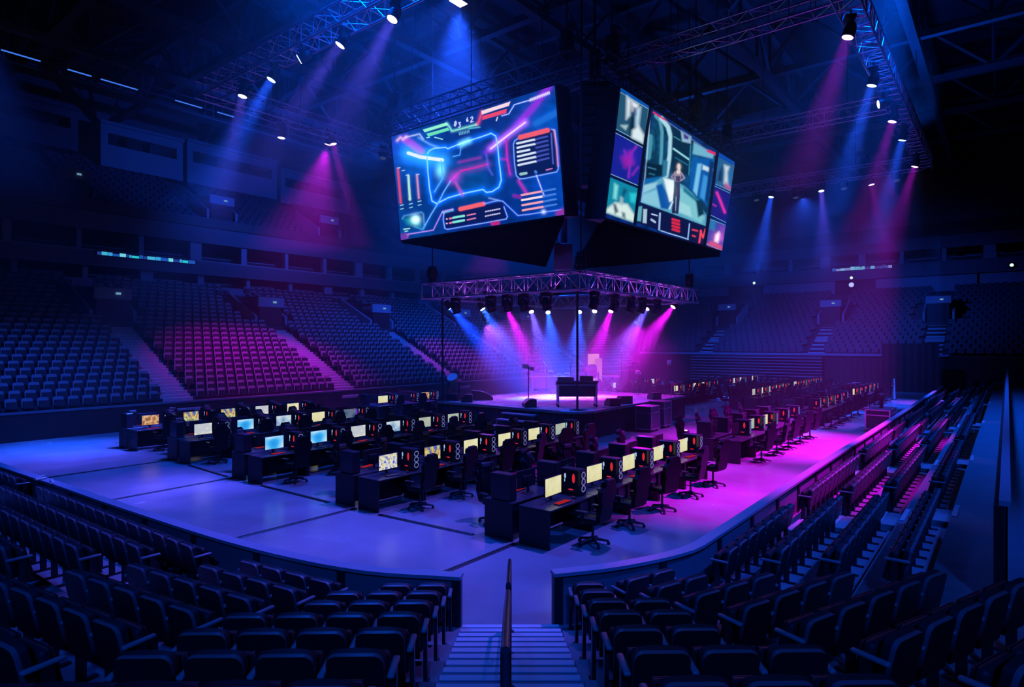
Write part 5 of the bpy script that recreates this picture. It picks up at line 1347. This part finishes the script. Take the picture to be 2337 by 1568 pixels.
MB().tube((-.4, 0, 0), (.3, 0, .88), .025, 6).tube((.4, 0, 0), (-.3, 0, .88), .025, 6).build('legs', M_ALU, t)
p = sp(1541, 907)
t = thing('stool', 'red topped stool near the right corner of the stage', 'stool', p)
MB().tube((0, 0, .62), (0, 0, .70), .2, 14).build('seat', M_RED, t)
for q in range(4):
    a = PI / 2 * q + .4; MB().tube((.15 * math.cos(a), .15 * math.sin(a), .62), (.24 * math.cos(a), .24 * math.sin(a), 0), .018, 6).build('leg', M_ALU, t)
# road cases and boxes on the floor
p = at_z(1478, 984, 0); flight_case((p.x, p.y, 0), 0.05, (.95, .75, 1.05), 'purple lit road case with metal edges standing before the stage, left of a pair', 'road cases before the stage')
p = at_z(1503, 977, 0); flight_case((p.x + .3, p.y + .05, 0), 0.02, (.8, .75, 1.15), 'purple lit road case standing before the stage, right of a pair', 'road cases before the stage')
p = at_z(2022, 985, 0)
flight_case((p.x + .4, p.y + .25, 0), 0, (2.0, .95, .9), 'magenta lit equipment cart against the straight barrier', None)
t = thing('camera_head', 'dark robotic camera standing on the equipment cart', 'camera', (p.x + .5, p.y + .25, 1.02))
MB().tube((0, 0, 0), (0, 0, .35), .08, 10).build('pedestal', M_BLACK, t)
MB().rbox((0, 0, .52), (.42, .26, .30), .04).tube((-.2, 0, .52), (-.36, 0, .52), .09, 12).build('body', M_DARK, t)
p = at_z(2040, 912, 0)
t = thing('post', 'pale upright post on the floor before the far drapes', 'post', (p.x, p.y, 0))
MB().tube((0, 0, .02), (0, 0, 1.5), .11, 8, 0, .06).build('shaft', M_WHITE, t); MB().tube((0, 0, 0), (0, 0, .04), .2, 12).build('base', M_BLACK, t)
# lit doorway in the corner behind the stage
M_DOOR = emit('lit_doorway', srgb(226, 180, 150), .8); M_DOOR2 = emit('glow_door_leaf', srgb(205, 150, 135), .62)  # door leaf glows itself to imitate light falling on it
p0 = at_v(1343, 808, 31.2); p1 = at_v(1373, 855, 31.2)
t = thing('door_1', 'warm lit doorway glowing behind the stage', 'door', ((p0.x + p1.x) / 2, 31.2, 0)); t['kind'] = 'structure'
hw = (p1.x - p0.x) / 2
MB().span((-hw - .25, .06, 0), (hw + .25, .25, p0.z + .25)).build('frame', M_BLACK, t)
MB().span((-hw, .02, .15), (hw * .65, .055, p0.z)).build('lit_room', M_DOOR, t)
MB().span((-hw * .05, -.06, .0), (hw, -.01, p0.z - .45)).build('door_leaf', M_DOOR2, t)
# small green and white exit lights on the far walls
for i, (px, py, lab) in enumerate(((1721, 646, 'left of the centre passage'), (1943, 634, 'over the centre passage'), (2309, 605, 'by the dark corner at the straight stand'), (1943, 650, 'just under the light over the centre passage'))):
    q_ = at_u(px, py, 76.9)
    t = thing('exit_lamp', 'small bright lamp on the far wall %s' % lab, 'lamp', q_, 0, 'small lamps on the far wall')
    MB().rbox((.08, 0, 0), (.12, .5, .5), .04).build('housing', M_BLACK, t)
    MB().disc((-.0, 0, 0), (-1, 0, 0), .16 if i != 3 else .26, 12).build('lens', emit('exit_lens', srgb(200, 235, 225) if i != 3 else srgb(170, 180, 255), 1.4), t)

# ------------------------------------------------------------------ look
w = bpy.data.worlds.new('world'); SC.world = w; w.use_nodes = True
w.node_tree.nodes['Background'].inputs['Color'].default_value = (0, 0, 0, 1)
vs = SC.view_settings; vs.view_transform = 'Standard'; vs.look = 'None'; vs.exposure = 0.0; vs.gamma = 1.0; vs.use_curve_mapping = False
cy = SC.cycles
cy.max_bounces = 3; cy.diffuse_bounces = 0; cy.glossy_bounces = 2; cy.transmission_bounces = 1; cy.volume_bounces = 0; cy.transparent_max_bounces = 4
cy.sample_clamp_indirect = 2.0; cy.sample_clamp_direct = 0; cy.caustics_reflective = False; cy.caustics_refractive = False
cy.use_denoising = True; cy.use_light_tree = True; cy.use_adaptive_sampling = True; cy.adaptive_threshold = .02
try: cy.denoiser = 'OPENIMAGEDENOISE'
except Exception: pass
